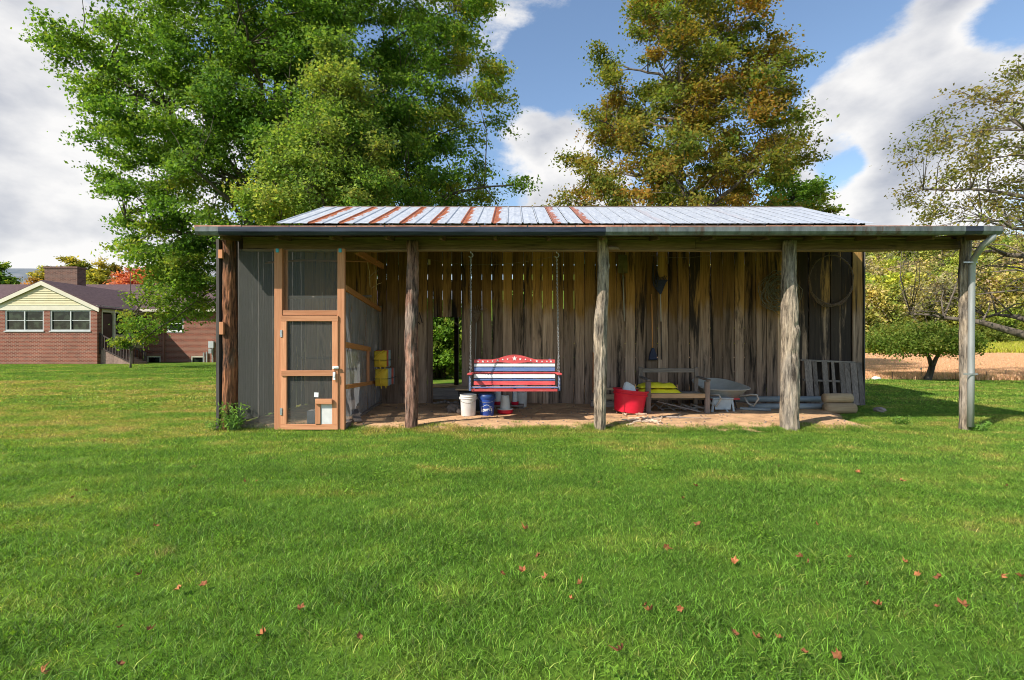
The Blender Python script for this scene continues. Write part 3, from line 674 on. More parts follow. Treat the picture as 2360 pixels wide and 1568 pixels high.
sag_beam('beam_strip', -4.85, 6.9, 9.20, 9.33, 3.20, 3.232, MAT['beam_edge'], .008)
sag_beam('nailing_strip', -4.85, 7.9, 9.20, 9.217, 3.42, 3.455, MAT['beam_edge'], .008)
# round posts with ragged bark
def post(pts, mat, knots=(), n=52, rows=110, Y=PY, lab=None):
    P = []
    for px, py, wpx in pts:
        v = at(px, py, Y); P.append((v.x, v.z, wpx * Y / F / 2))
    P.sort(key=lambda q: q[1]); z0, z1 = -.12, P[-1][1]
    zs = [q[1] for q in P]
    m = MB(); sd = random.random() * 50
    for i in range(rows + 1):
        z = z0 + (z1 - z0) * i / rows
        xx = np.interp(z, zs, [q[0] for q in P]); r = np.interp(z, zs, [q[2] for q in P])
        xx += .010 * noise.noise(Vector((sd, z * 1.7, 0)))
        for j in range(n):
            a = 2 * math.pi * j / n; c, s_ = math.cos(a), math.sin(a)
            tw = a + .35 * noise.noise(Vector((z * .9, sd, 3))); c2, s2 = math.cos(tw), math.sin(tw); rid = noise.noise(Vector((c * 3.4 + sd, s_ * 3.4, z * .85))) * .05 - abs(noise.noise(Vector((c2 * 6.5 + sd, s2 * 6.5, z * 1.5)))) * .30 - abs(noise.noise(Vector((c2 * 13 + sd, s2 * 13, z * 2.6)))) * .14 + .12 + noise.noise(Vector((c + sd, s_, z * 5))) * .03
            rr = r * (1 + rid)
            for (kz, ka, kr, kh) in knots:
                dd = ((z - kz) / kr) ** 2 + ((math.atan2(math.sin(a - ka), math.cos(a - ka)) * r) / (kr * .8)) ** 2
                rr += kh * math.exp(-dd * 1.5)
            m.v.append(Vector((xx + rr * c, Y + rr * s_, z)))
    for i in range(rows):
        for j in range(n): m.f.append((i * n + j, i * n + (j + 1) % n, (i + 1) * n + (j + 1) % n, (i + 1) * n + j))
    m.f.append(tuple(rows * n + j for j in range(n)))
    o = obj('post', m, mat, barn, smooth=True)
    if lab: o['label'] = lab
    return o
A = -math.pi / 2
post([(527, 552, 27), (529, 700, 29), (531, 860, 30), (526, 985, 31)], MAT['red_bark'], [(2.2, A, .1, .02)], lab='leaning corner post with stripped reddish bark')
post([(951, 556, 25), (951, 660, 27), (948, 800, 29), (948.5, 990, 27)], MAT['bark'], [(1.5, A - .5, .09, .015), (.6, A + .4, .07, .012)])
post([(1389, 549, 22), (1391, 600, 25), (1388, 700, 25), (1384, 770, 29), (1384, 860, 28), (1381.5, 985, 25)], MAT['bark_grey'], [(2.05, A - .9, .12, .03), (2.9, A + 1.1, .06, .02), (1.9, A - 1.2, .12, .025)])
post([(1819, 556, 28), (1818, 640, 29), (1820, 690, 34), (1821, 800, 35), (1821, 860, 38), (1820, 992, 40)], MAT['bark_grey'], [(2.55, A, .15, .03), (1.72, A + .5, .12, .03), (1.35, A + .1, .08, -.04), (1.85, A + .4, .05, -.035)], lab='thickest silver grey post with knots and a split')
post([(2226, 548, 20), (2223, 620, 21), (2225, 760, 22), (2225, 992, 22)], MAT['bark_grey'], [(2.75, math.pi, .07, .02)], lab='slim end post beside the downspout')
# gutter (two lengths and a tail piece) and downspout
def gutter(x0, x1, mat, lab, z=3.345, dz=0.0):
    pr = [(-.002, .128), (-.002, .05), (-.02, .022), (-.035, 0), (-.115, 0), (-.118, .128), (-.112, .128), (-.108, .006), (-.038, .006), (-.026, .026), (-.008, .053), (-.008, .128)]
    m = MB(); y0 = FY - .02; n = len(pr)
    k = 10
    for i in range(k + 1):
        f = i / k; xx = x0 + (x1 - x0) * f
        for (a, b) in pr: m.v.append(Vector((xx, y0 - .12 - a - .0, z + b + dz * f + random.uniform(-.002, .002))))
    for i in range(k):
        for j in range(n): m.f.append((i * n + j, i * n + (j + 1) % n, (i + 1) * n + (j + 1) % n, (i + 1) * n + j))
    o = obj('gutter', m, mat, barn); o['label'] = lab; return o
gx = lambda px: (px - 1180) * 8.42 / F
gutter(gx(452), gx(505), MAT['gutter_gal'], 'pale end piece of the gutter at the left corner', 3.316)
gutter(gx(505.3), gx(1395), MAT['gutter_dark'], 'dark navy length of gutter over the coop', 3.316, -.006)
gutter(gx(1395.3), gx(2222), MAT['gutter_gal'], 'stained galvanised length of gutter on the right half', 3.312, .010)
gutter(gx(2222.3), gx(2262), MAT['gutter_dark'], 'black patched joint in the gutter', 3.324)
gutter(gx(2262.3), gx(2308), MAT['gutter_gal'], 'pale gutter tail past the end post', 3.324)
m = MB(); yd = PY - .14
pts = [Vector((gx(2296), 8.46, 3.37)), Vector((gx(2294), 8.48, 3.27)), Vector((gx(2284), 8.56, 3.18)), Vector(at(2246, 594, 8.9)), Vector(at(2240, 612, yd)), Vector(at(2239, 700, yd)), Vector(at(2238, 860, yd)), Vector(at(2236.5, 984, yd))]
m.tube(pts, [.052, .052, .05, .05, .05, .05, .05, .052], 12)
ds = obj('downspout', m, MAT['downspout'], barn, smooth=True)
for py in (606, 862): 
    v = at(2232, py, yd); obj('strap', MB().bb(v.x - .14, v.x + .11, yd - .062, yd - .054, v.z - .012, v.z + .012), MAT['steel'], ds)
# braces and odd blocks
p = at(822, 580, 9.4); q = at(882, 614, 11.2); obj('brace', MB().bar(p, q, .06, .10), MAT['cedar_y'], barn)
obj('corner_board', MB().bb(-5.19, -5.14, PY - .12, PY - .03, .02, 3.36), MAT['barn_side'], barn)
for (px, py, h) in ((508, 586, .15), (510, 757, .22)): v = at(px, py, 8.95); obj('nailer_block', MB().bb(v.x - .03, v.x + .045, 8.93, 8.975, v.z - h / 2, v.z + h / 2), MAT['cedar'], barn, bev=.004)
for px in (1085, 1283):
    v = at(px, 580, 9.265); m = MB(); pts = [(v.x, v.y, 3.23), (v.x, v.y, 3.17)] + [(v.x + .04 * math.sin(a) , v.y, 3.13 - .04 * math.cos(a + math.pi) - .0) for a in np.linspace(0, 4.2, 9)]
    obj('hook', m.tube(pts, .009, 6), MAT['steel'], barn)

# ------------------------------------------------------------------ chicken coop in the left bay
CY = 9.02
coop = thing('chicken_coop', at(715, 990, CY), 'orange timber screened chicken coop filling the left bay of the shed', 'chicken coop')
def Z(py, Y=CY): return H + (HZ - py) * Y / F
def Xx(px, Y=CY): return (px - 1180) * Y / F
def rect(px0, py0, px1, py1, Y, t): return MB().bb(Xx(px0, Y), Xx(px1, Y), Y - t / 2, Y + t / 2, Z(py1, Y), Z(py0, Y))
obj('frame_post', rect(634, 574, 652, 991, CY, .07), MAT['cedar'], coop, bev=.004); obj('frame_post', rect(779, 574, 795.5, 991, CY, .07), MAT['cedar'], coop, bev=.004)
obj('side_strip', MB().bb(Xx(652.3), Xx(660), CY + .04, CY + .08, Z(716), Z(575)), MAT['cedar'], coop, bev=.003)
obj('header_rail', rect(652.3, 716, 778.7, 727, CY + .0, .05), MAT['cedar_x'], coop, bev=.004)
for px in (638.5, 783.5):
    v = at(px, 577.5, CY - .05); obj('joist_hanger', MB().bb(v.x - .028, v.x + .028, CY - .052, CY - .036, v.z - .035, v.z + .035), MAT['cyan'], coop, bev=.01)
obj('screen', MB().bb(Xx(546), Xx(634), CY + .045, CY + .048, .03, 3.2), MAT['screen'], coop)
obj('screen', MB().bb(Xx(652.3), Xx(779), CY + .04, CY + .043, Z(716), 3.2), MAT['screen'], coop)
# door with its own frame
D = -.0
m = rect(648, 728, 780, 741, CY - .045, .038)
for px0, px1 in ((648, 661), (766.5, 779)): m.v  # stiles are parts of their own below
door = obj('door', m, MAT['cedar_x'], coop, bev=.004); door['label'] = 'screen door framed in orange timber with a small hatch'
obj('stile', rect(648, 741.3, 661.5, 977.7, CY - .045, .038), MAT['cedar'], door, bev=.004); obj('stile', rect(766, 741.3, 779.3, 977.7, CY - .045, .038), MAT['cedar'], door, bev=.004)
obj('rail', rect(649, 854, 772, 867, CY - .067, .04), MAT['cedar_x'], door, bev=.004); obj('rail', rect(648, 978, 779.3, 990.5, CY - .045, .038), MAT['cedar_x'], door, bev=.004)
obj('screen', MB().bb(Xx(661), Xx(767), CY - .023, CY - .020, Z(978), Z(741)), MAT['screen'], door)
obj('hatch_post', rect(727, 922, 739, 977.7, CY - .06, .035), MAT['cedar'], door, bev=.004); obj('hatch_rail', rect(727, 919.5, 765.7, 932, CY - .098, .035), MAT['cedar_x'], door, bev=.004)
obj('hatch_panel', rect(739.3, 932.3, 765.7, 977.7, CY - .052, .012), MAT['white_plastic'], door)
m = MB(); m.bb(Xx(770), Xx(783.5), CY - .088, CY - .07, Z(850), Z(844)); m.tube([(Xx(772), CY - .1, Z(847)), (Xx(786), CY - .1, Z(846))], .006, 6); m.bb(Xx(771.5), Xx(777), CY - .098, CY - .089, Z(875), Z(857)); m.bb(Xx(772.5), Xx(776), CY - .106, CY - .098, Z(869), Z(862))
obj('latch', m, MAT['white_frame'], door)
for py in (769, 949): obj('hinge', rect(645.5, py - 8, 650.5, py + 8, CY - .07, .012), MAT['steel'], door)
o = obj('notice_card', MB().box((Xx(734), CY - .10, Z(909)), (.075, .006, .08), (0, .06, 0)), MAT['white_frame'], coop)
# side of the coop running back to the wall
def side(f, z): Yq = 9.07 + f * (12.55 - 9.07); return Vector((-2.955 - .26 * f, Yq, z))
obj('side_rail', MB().bar(side(0, 2.52), side(1, 2.36), .045, .10), MAT['cedar_y'], coop, bev=.004)
obj('side_rail', MB().bar(side(0, 1.51), side(.62, 1.41), .045, .10), MAT['cedar_y'], coop, bev=.004)
obj('side_rail', MB().bar(side(0, .76), side(.86, .64), .09, .07), MAT['cedar_y'], coop, bev=.004)
obj('side_sill', MB().bar(side(0, .055), side(1, .09), .05, .09), MAT['old_y'], coop, bev=.004)
v = side(.56, 1.0); obj('side_stud', MB().bb(v.x - .02, v.x + .025, v.y - .04, v.y + .04, .68, 1.38), MAT['cedar'], coop, bev=.004)
v = side(1, 1); obj('side_stud', MB().bb(v.x - .03, v.x + .03, v.y - .07, v.y - .02, .08, 2.45), MAT['old_z'], coop, bev=.004)
def sheeting(name, f0, f1, za, zb, mat, amp, seed, ni=50):
    m = MB(); nj = 10
    for j in range(nj + 1):
        for i in range(ni + 1):
            f = f0 + (f1 - f0) * i / ni; t = j / nj; p = side(f, za(f) + (zb(f) - za(f)) * t)
            d = amp * (noise.noise(Vector((f * 26 + seed, t * 1.2, seed))) + .6 * noise.noise(Vector((f * 60, t * 2, seed + 5))))
            m.v.append(p + Vector((d - .035, 0, 0)))
    for j in range(nj):
        for i in range(ni): q = j * (ni + 1) + i; m.f.append((q, q + 1, q + ni + 2, q + ni + 1))
    return obj(name, m, mat, coop, smooth=True)
sheeting('plastic_sheet', .01, 1.0, lambda f: 1.42 - .05 * f, lambda f: 2.5 - .16 * f, MAT['plastic'], .022, 2)
sheeting('plastic_sheet', .01, .99, lambda f: .66, lambda f: 1.47 - .08 * f, MAT['plastic'], .035, 5)
sheeting('plastic_sheet', .01, .99, lambda f: .08, lambda f: .72 - .08 * f, MAT['plastic'], .04, 9)
# loose bits inside: roosts, straw, sticks
obj('roost_pole', MB().tube([at(600, 607, 10.6), at(700, 600, 10.5), at(872, 603, 10.6)], .022, 8), MAT['cedar_x'], coop)
obj('roost_pole', MB().tube([(-4.95, 11.3, 2.55), (-3.1, 11.3, 2.58)], .03, 8), MAT['old_x'], coop); obj('roost_pole', MB().tube([(-4.95, 11.9, 1.2), (-3.15, 11.9, 1.22)], .03, 8), MAT['old_x'], coop)
m = MB()
for i in range(26):
    xx = random.uniform(-4.8, -3.2); yy = random.uniform(9.8, 12); z1 = random.uniform(1.2, 2.6); l = random.uniform(.3, 1.0)
    m.tube([(xx, yy, z1), (xx + random.uniform(-.03, .03), yy + .02, z1 - l * .5), (xx + random.uniform(-.05, .05), yy, z1 - l)], .005, 4)
tag(obj('hanging_straw', m, MAT['straw'], coop), kind='stuff')
m = MB()
for i in range(420):
    xx = random.uniform(-4.95, -3.1); yy = 9.15 + 2.4 * random.random() ** 1.6; a = random.random() * 6.28; l = random.uniform(.05, .16); z = soil_z(xx, yy) + random.uniform(.0, .05)
    m.tube([(xx, yy, z), (xx + l * math.cos(a), yy + l * math.sin(a), z + random.uniform(-.01, .04))], .003, 3, caps=False)
tag(obj('floor_straw', m, MAT['straw'], coop), kind='stuff')
obj('feeder_box', MB().bb(-3.75, -3.45, 9.35, 9.55, .03, .30), MAT['white_plastic'], coop, bev=.01)
m = MB()
for (a, b) in (((850, 640, 11.0), (872, 622, 11.6)), ((856, 665, 11.2), (880, 652, 11.8)), ((846, 600, 10.8), (853, 662, 11.0)), ((862, 610, 11.3), (868, 668, 11.3))): m.tube([at(*a), (at(*a) + at(*b)) / 2 + Vector((.02, 0, .03)), at(*b)], .008, 5)
obj('dry_stick', m, MAT['straw'], coop)
# cushions tied in two bundles on the coop side
def cushion_bundle(x0, y0, z0, layers, lab, w=.27, h=.36):
    t = thing('cushion_bundle', (x0, y0, z0), lab, 'cushion bundle', 'cushion bundles tied to the coop side')
    y = y0
    for i, (mt, th) in enumerate(layers):
        m = MB(); mm = 6
        jx, jz = random.uniform(-.012, .012), random.uniform(-.012, .012)
        for a in range(mm + 1):
            for b in range(mm + 1):
                for s_ in (-1, 1):
                    u, v = a / mm * 2 - 1, b / mm * 2 - 1
                    puff = (1 - u ** 4) * (1 - v ** 4)
                    m.v.append(Vector((x0 + jx + w / 2 * u, y + th / 2 + s_ * th / 2 * (.35 + .65 * puff), z0 + jz + h / 2 + h / 2 * v)))
        def id_(a, b, s_): return ((a * (mm + 1)) + b) * 2 + s_
        for a in range(mm):
            for b in range(mm):
                m.f.append((id_(a, b, 0), id_(a + 1, b, 0), id_(a + 1, b + 1, 0), id_(a, b + 1, 0))); m.f.append((id_(a, b, 1), id_(a, b + 1, 1), id_(a + 1, b + 1, 1), id_(a + 1, b, 1)))
        for a in range(mm):
            m.f += [(id_(a, 0, 0), id_(a, 0, 1), id_(a + 1, 0, 1), id_(a + 1, 0, 0)), (id_(a, mm, 0), id_(a + 1, mm, 0), id_(a + 1, mm, 1), id_(a, mm, 1)), (id_(0, a, 0), id_(0, a + 1, 0), id_(0, a + 1, 1), id_(0, a, 1)), (id_(mm, a, 0), id_(mm, a, 1), id_(mm, a + 1, 1), id_(mm, a + 1, 0))]
        obj('cushion', m, MAT[mt], t, smooth=True); y += th + .004
    m = MB(); zc = z0 + h * .42; m.tube([(x0 - w / 2 - .02, y0 - .012, zc), (x0 + w / 2 + .02, y0 - .012, zc), (x0 + w / 2 + .02, y + .012, zc), (x0 - w / 2 - .02, y + .012, zc)], .008, 6, closed=True)
    obj('tie_cord', m, MAT['black_plastic'], t)
    m = MB(); m.tube([(x0 - w * .45, y0 - .02, z0 + h * .5), (x0 - .02, y0 - .035, z0 + h * .8), (x0 + w * .35, y0 - .02, z0 + h * 1.02)], .014, 6); m.tube([(x0, y0 - .02, z0 + h * .5), (x0 - .01, y0 - .03, z0 + .1), (x0 + .02, y0 - .02, z0 - .05)], .012, 6); m.tube([(x0 + .09, y0 + .05, z0 + .02), (x0 + .1, y0 + .05, z0 - .05)], .012, 6)
    obj('strap', m, MAT['cush_y'], t)
cushion_bundle(-2.90, 11.25, 1.02, [('cush_y', .11), ('cush_r', .16), ('cush_b', .10), ('cush_b', .10)], 'upper bundle of folded cushions, yellow in front then red and pale blue')
cushion_bundle(-2.88, 11.25, .60, [('cush_y', .10), ('cush_w', .08), ('cush_b', .16), ('cush_b', .13), ('cush_r', .16), ('cush_b', .13)], 'lower and thicker bundle of folded cushions under the red topped one', h=.38)
for (z, lab) in ((1.04, 'upper cream printed card behind the plastic sheet'), (.66, 'lower cream printed card behind the plastic sheet')):
    tag(obj('printed_card', MB().bb(-3.42, -3.16, 10.42, 10.50, z, z + .33), MAT['cream_card']), lab, 'card', 'cream cards behind the coop plastic').data

# ------------------------------------------------------------------ porch swing
sw_ = thing('porch_swing', (.05, 9.55, .65), 'red, white and blue slatted porch swing hanging on two chains', 'porch swing')
cx = .048; hw = .775; YB = 9.78
def zs(py): return H + (HZ - py) * 9.8 / F
def slat(name, z0, z1, mat, Y, hw_=hw, t=.02): return obj(name, MB().box((cx, Y, (z0 + z1) / 2), (2 * hw_, t, z1 - z0), (-.12, 0, 0)), mat, sw_, bev=.004)
for (a, b, mt) in ((838.6, 845.3, 'bench_white'), (847.2, 856, 'bench_blue'), (857.6, 861, 'bench_red'), (863, 871.2, 'bench_white'), (873, 877, 'bench_blue'), (878.4, 887.2, 'bench_red')):
    zc = (zs(a) + zs(b)) / 2; slat('back_slat', zs(b), zs(a), MAT[mt], 9.74 + (zc - .74) * .13)
poly = []; nn = 36
top = lambda u: zs(829) + (zs(817.5) - zs(829)) * (math.cos(min(1, abs(u) / .62) * math.pi) * .5 + .5)
bot = lambda u: zs(837.4) + .018 * (math.cos(min(1, abs(abs(u) - .35) / .3) * math.pi) * .5 + .5) - .006 * math.exp(-(u / .1) ** 2)
poly = [(cx + hw * (i / nn * 2 - 1), bot(i / nn * 2 - 1)) for i in range(nn + 1)] + [(cx + hw * (i / nn * 2 - 1), top(i / nn * 2 - 1)) for i in range(nn, -1, -1)]
m = MB()
for i in range(nn):
    q = [poly[i], poly[i + 1], poly[2 * nn - i], poly[2 * nn + 1 - i]]; m.prism(q, 9.795, 9.82)
crest = obj('crest_rail', m, MAT['bench_red'], sw_)
def star(cx_, cz, r, y):
    return MB().prism([(cx_ + (r if i % 2 == 0 else r * .42) * math.sin(i * math.pi / 5), cz + (r if i % 2 == 0 else r * .42) * math.cos(i * math.pi / 5)) for i in range(10)], y - .003, y)
obj('star', star(cx, zs(826.5), .05, 9.793), MAT['bench_white'], crest)
for i, u in enumerate((-.9, -.78, -.66, -.54, -.42, -.29, -.17, .14, .27, .4, .55, .68, .8, .9)):
    zc = (top(u) + bot(u)) / 2; obj('star', star(cx + hw * u, zc, .021 + .008 * (i % 3 == 1), 9.793), MAT['bench_white'], crest)
for i, mt in enumerate(('bench_blue', 'bench_red', 'bench_blue', 'bench_white', 'bench_red')):
    y = 9.36 + i * .083; obj('seat_slat', MB().bb(cx - hw - .02, cx + hw + .02, y, y + .066, .712 - i * .004, .732 - i * .004), MAT[mt], sw_, bev=.004)
obj('seat_apron', MB().bb(cx - hw - .01, cx + hw + .01, 9.375, 9.40, .652, .700), MAT['bench_red'], sw_, bev=.004)
obj('seat_apron', MB().bb(cx - hw, cx + hw, 9.70, 9.725, .645, .695), MAT['bench_red'], sw_, bev=.004)
for s_ in (-1, 0, 1): obj('seat_bearer', MB().bb(cx + s_ * (hw - .06) - .02, cx + s_ * (hw - .06) + .02, 9.405, 9.695, .655, .70), MAT['iron'], sw_)
for s_ in (-1, 0, 1): obj('back_batten', MB().box((cx + s_ * (hw - .1), 9.805, .98), (.04, .025, .52), (-.12, 0, 0)), MAT['bench_blue'], sw_)
for s_ in (-1, 1):
    xa = cx + s_ * (hw + .045); obj('armrest', MB().bb(xa - .045, xa + .045, 9.30, 9.79, .955, .985), MAT['bench_red'], sw_, bev=.008)
    obj('arm_post', MB().bb(xa - .02, xa + .02, 9.40, 9.445, .66, .953), MAT['bench_blue'], sw_, bev=.004)
def chain(p, q, name='chain', link=.046):
    p, q = Vector(p), Vector(q); n = int((q - p).length / (link * .74)); d = (q - p).normalized(); a = d.cross(Vector((0, 1, .2))).normalized(); b = d.cross(a); m = MB()
    for i in range(n):
        c = p + (q - p) * ((i + .5) / n); w = a if i % 2 else b
        pts = [c + d * (math.cos(t) * link / 2) + w * (math.sin(t) * link * .27) for t in np.linspace(0, 2 * math.pi, 8, endpoint=False)]
        m.tube(pts, .0048, 4, closed=True)
    return obj(name, m, MAT['chain'], sw_)
for s_, px in ((-1, 1085), (1, 1283)):
    xa = cx + s_ * (hw + .04); v = at(px, 590, 9.265); j = Vector((xa, 9.48, 1.35)); chain((v.x, 9.265, 3.09), j); chain(j, (xa, 9.32, .70)); chain(j, (xa, 9.76, 1.0))

# ------------------------------------------------------------------ things standing in the shed
def bucket(x, y, name, mat, lab, hgt, rt, rb, handle=True, rim=None, lid=None):
    z0 = gz(x, y) - .004; t = thing(name, (x, y, z0), lab, 'bucket')
    prof = [(rb * .96, 0), (rb, .012), (rt * .965, hgt * .80), (rt * 1.03, hgt * .805), (rt * 1.03, hgt * .83), (rt * .985, hgt * .835), (rt * .99, hgt * .9), (rt * 1.04, hgt * .905), (rt * 1.04, hgt * .925), (rt, hgt * .93), (rt, hgt * .975), (rt * 1.03, hgt * .98), (rt * 1.03, hgt), (rt * .95, hgt), (rt * .93, hgt * .9), (rb * .9, .03)]
    obj('body', MB().lathe(prof, (x, y, z0), 40), mat, t, smooth=True).modifiers.new('e', 'EDGE_SPLIT').split_angle = R(40)
    if lid: obj('rim_band', MB().lathe([(rt * 1.045, hgt * .84), (rt * 1.06, hgt * .86), (rt * 1.06, hgt * 1.0), (rt * .98, hgt * 1.004)], (x, y, z0), 40), lid, t, smooth=True)
    m = MB(); pts = [(x + rt * 1.06 * math.cos(a), y - rt * 1.06 * math.sin(a) * .92, z0 + hgt * .82 - rt * .5 * math.sin(a)) for a in np.linspace(0, math.pi, 15)]
    obj('handle', m.tube(pts, .004, 5), MAT['steel'], t)
    for s_ in (-1, 1): obj('ear', MB().box((x + s_ * rt * 1.05, y, z0 + hgt * .83), (.02, .05, .045)), mat, t)
    return t
wbk = bucket(-.886, 10.38, 'bucket', MAT['white_plastic'], 'off white plastic bucket with grime, left of the blue bucket', .43, .165, .145)
bbk = bucket(-.515, 10.52, 'bucket', MAT['blue_plastic'], 'dark blue plastic bucket with white house shaped logo', .44, .165, .138, lid=MAT['blue_lid'])
# print on the blue bucket, wrapped round its face
def wrap_print(name, mb, x, y, z0, hgt, rt, rb, parent, mat):
    m = MB()
    for v in mb.v:
        zz = v.z; r = rb + (rt * .965 - rb) * min(1, zz / (hgt * .8)) + .0025 + (.001 if v.y > 0 else 0); a = v.x / r - .02
        m.v.append(Vector((x + r * math.sin(a), y - r * math.cos(a), z0 + zz)))
    m.f = mb.f; return obj(name, m, mat, parent)
zb = gz(-.515, 10.52) - .004
tc = bpy.data.curves.new('print', 'FONT'); tc.body = "Lowe's"; tc.size = .105; tc.align_x = 'CENTER'; tc.offset = .004; to = bpy.data.objects.new('print', tc); COL.objects.link(to)
bpy.context.view_layer.update(); tm_ = bpy.data.meshes.new_from_object(to.evaluated_get(bpy.context.evaluated_depsgraph_get())); COL.objects.unlink(to); bpy.data.objects.remove(to)
pm = MB(); ca, sa = math.cos(.10), math.sin(.10)
for v in tm_.vertices: xx, zz = v.co.x * .86, v.co.y; pm.v.append(Vector((xx * ca - zz * sa, 0, .105 + xx * sa * .6 + zz * ca)))
pm.f = [tuple(p.vertices) for p in tm_.polygons]
wrap_print('lettering', pm, -.515, 10.52, zb, .44, .165, .138, bbk, MAT['bench_white'])
out = [(-.125, .078), (.105, .078), (.125, .09), (.125, .19), (.085, .195), (.02, .232), (-.01, .232), (-.085, .195), (-.125, .185)]
om = MB()
for i in range(len(out)):
    (x0, z0), (x1, z1) = out[i], out[(i + 1) % len(out)]
    if i == 0: continue
    d = Vector((x1 - x0, 0, z1 - z0)); n_ = Vector((-d.z, 0, d.x)).normalized() * .004; k = 4
    for a in range(k): 
        p = Vector((x0, 0, z0)) + d * (a / k); q = Vector((x0, 0, z0)) + d * ((a + 1) / k); om.add([p - n_, q - n_, q + n_, p + n_], [(0, 1, 2, 3)])
wrap_print('logo_outline', om, -.515, 10.52, zb, .44, .165, .138, bbk, MAT['bench_white'])
# poultry feeder and drinkers
def feeder(x, y, z0, lab, rb, rt, r1, h1, hb, clear=False, name='poultry_feeder', bm='red_plastic'):
    t = thing(name, (x, y, z0), lab, 'poultry feeder')
    obj('dish', MB().lathe([(rb * .86, 0), (rb, hb * .25), (rb * 1.02, hb), (rb * .97, hb), (rb * .93, hb * .4), (r1, hb * .35)], (x, y, z0), 32), MAT[bm], t, smooth=True).modifiers.new('e', 'EDGE_SPLIT').split_angle = R(35)
    obj('hopper', MB().lathe([(r1, hb * .4), (r1 * .98, hb * 1.0), (rt, hb + h1 * .97), (rt * .93, hb + h1), (rt * .85, hb + h1 * .985)], (x, y, z0), 32), MAT['milky'], t, smooth=True).modifiers.new('e', 'EDGE_SPLIT').split_angle = R(35)
    return t
f = feeder(-.146, 10.8, gz(-.146, 10.8), 'white conical poultry feeder on red dish standing on the soil', .165, .085, .115, .29, .09)
obj('dish_lip', MB().lathe([(.162, .085), (.17, .088), (.17, .105), (.155, .105)], (-.146, 10.8, gz(-.146, 10.8)), 32), MAT['milky'], f, smooth=True)
plank = thing('plank_shelf', (.0, 11.6, .03), 'low plank shelf on blocks behind the poultry feeder', 'shelf')
obj('board', MB().bb(-.47, .27, 11.42, 11.75, .13, .16), MAT['old_x'], plank, bev=.004)
for xx in (-.42, .2): obj('block', MB().bb(xx - .06, xx + .06, 11.45, 11.7, .035, .128), MAT['old_z'], plank, bev=.004)
t = feeder(-.33, 11.58, .16, 'white poultry drinker with brick red dish, left on the plank shelf', .11, .085, .09, .30, .075, name='poultry_drinker')
m = MB()
for i in range(14): m.tube([(-.40 + random.uniform(-.09, .09), 11.55 + random.uniform(-.06, .06), .54), (-.40 + random.uniform(-.12, .12), 11.55 + random.uniform(-.08, .08), .60 + random.uniform(0, .09))], .012, 5)
tag(obj('cloth_rag', MB().lathe([(.07, 0), (.10, .03), (.085, .08), (.03, .11)], (-.36, 11.58, .537), 9), MAT['cush_w']), 'cream rag crumpled on the left poultry drinker', 'rag')
feeder(.065, 11.55, .16, 'narrow clear poultry drinker with bright red dish on the plank shelf', .085, .05, .055, .34, .07, name='poultry_drinker')
t = bucket(.19, 11.95, 'bucket', MAT['milky'], 'tall milky white bucket behind the drinkers, against the wall', .52, .17, .15)
# black bin with a board over it
bn = thing('storage_bin', (-.83, 11.35, .03), 'black plastic bin under a mossy tan board', 'bin')
zb0 = gz(-.83, 11.35)
m = MB(); m.box((-.80, 11.35, zb0 + .215), (.68, .5, .43), None, 1.08); obj('body', m, MAT['black_plastic'], bn, bev=.02); obj('rim', MB().bb(-1.19, -.41, 11.05, 11.65, zb0 + .43, zb0 + .455), MAT['black_plastic'], bn, bev=.008)
m = MB(); nx_ = 8
bd_ = tag(obj('covering_board', MB().box((-.92, 11.28, zb0 + .478), (.62, .56, .03), (.05, .02, .04)), MAT['tan_x'], bev=.006), 'mossy tan board lying over the black bin', 'board')
jr = thing('clear_jar', (-.72, 11.3, zb0 + .495), 'clear jar of brown scraps on the tan board', 'jar')
obj('jar_body', MB().lathe([(.085, 0), (.10, .02), (.10, .09), (.075, .15), (.05, .17)], (-.72, 11.3, zb0 + .495), 20), MAT['plastic'], jr, smooth=True); obj('contents', MB().lathe([(.08, .004), (.09, .02), (.085, .07), (.05, .085)], (-.72, 11.3, zb0 + .495), 12), MAT['stone'], jr, smooth=True)
def rock(x, y, r, lab, sq=.6, mat='stone', cat='stone', grp=None, name='stone'):
    m = MB(); n = 10; sd = random.random() * 30
    for i in range(7):
        th = math.pi * i / 6
        for j in range(n):
            ph = 2 * math.pi * j / n; d = Vector((math.sin(th) * math.cos(ph), math.sin(th) * math.sin(ph), math.cos(th))); rr = r * (1 + .35 * noise.noise(d * 1.6 + Vector((sd, 0, 0))))
            m.v.append(Vector((x + d.x * rr, y + d.y * rr, gz(x, y) + r * sq * .6 + d.z * rr * sq)))
    for i in range(6):
        for j in range(n): m.f.append((i * n + j, (i + 1) * n + j, (i + 1) * n + (j + 1) % n, i * n + (j + 1) % n))
    return tag(obj(name, m, MAT[mat], org=(x, y, gz(x, y))), lab, cat, grp)
rock(-1.25, 10.95, .14, 'flat grey brown stone leaning at the foot of the black bin', .8)
rock(-1.08, 10.62, .075, 'small tan stone just left of the off white bucket', .9)
rock(8.25, 11.5, .12, 'pale stone at the barn corner by the pallet', .6)
rock(7.75, 11.85, .07, 'small dark stone among the weeds at the pallet foot', .6)
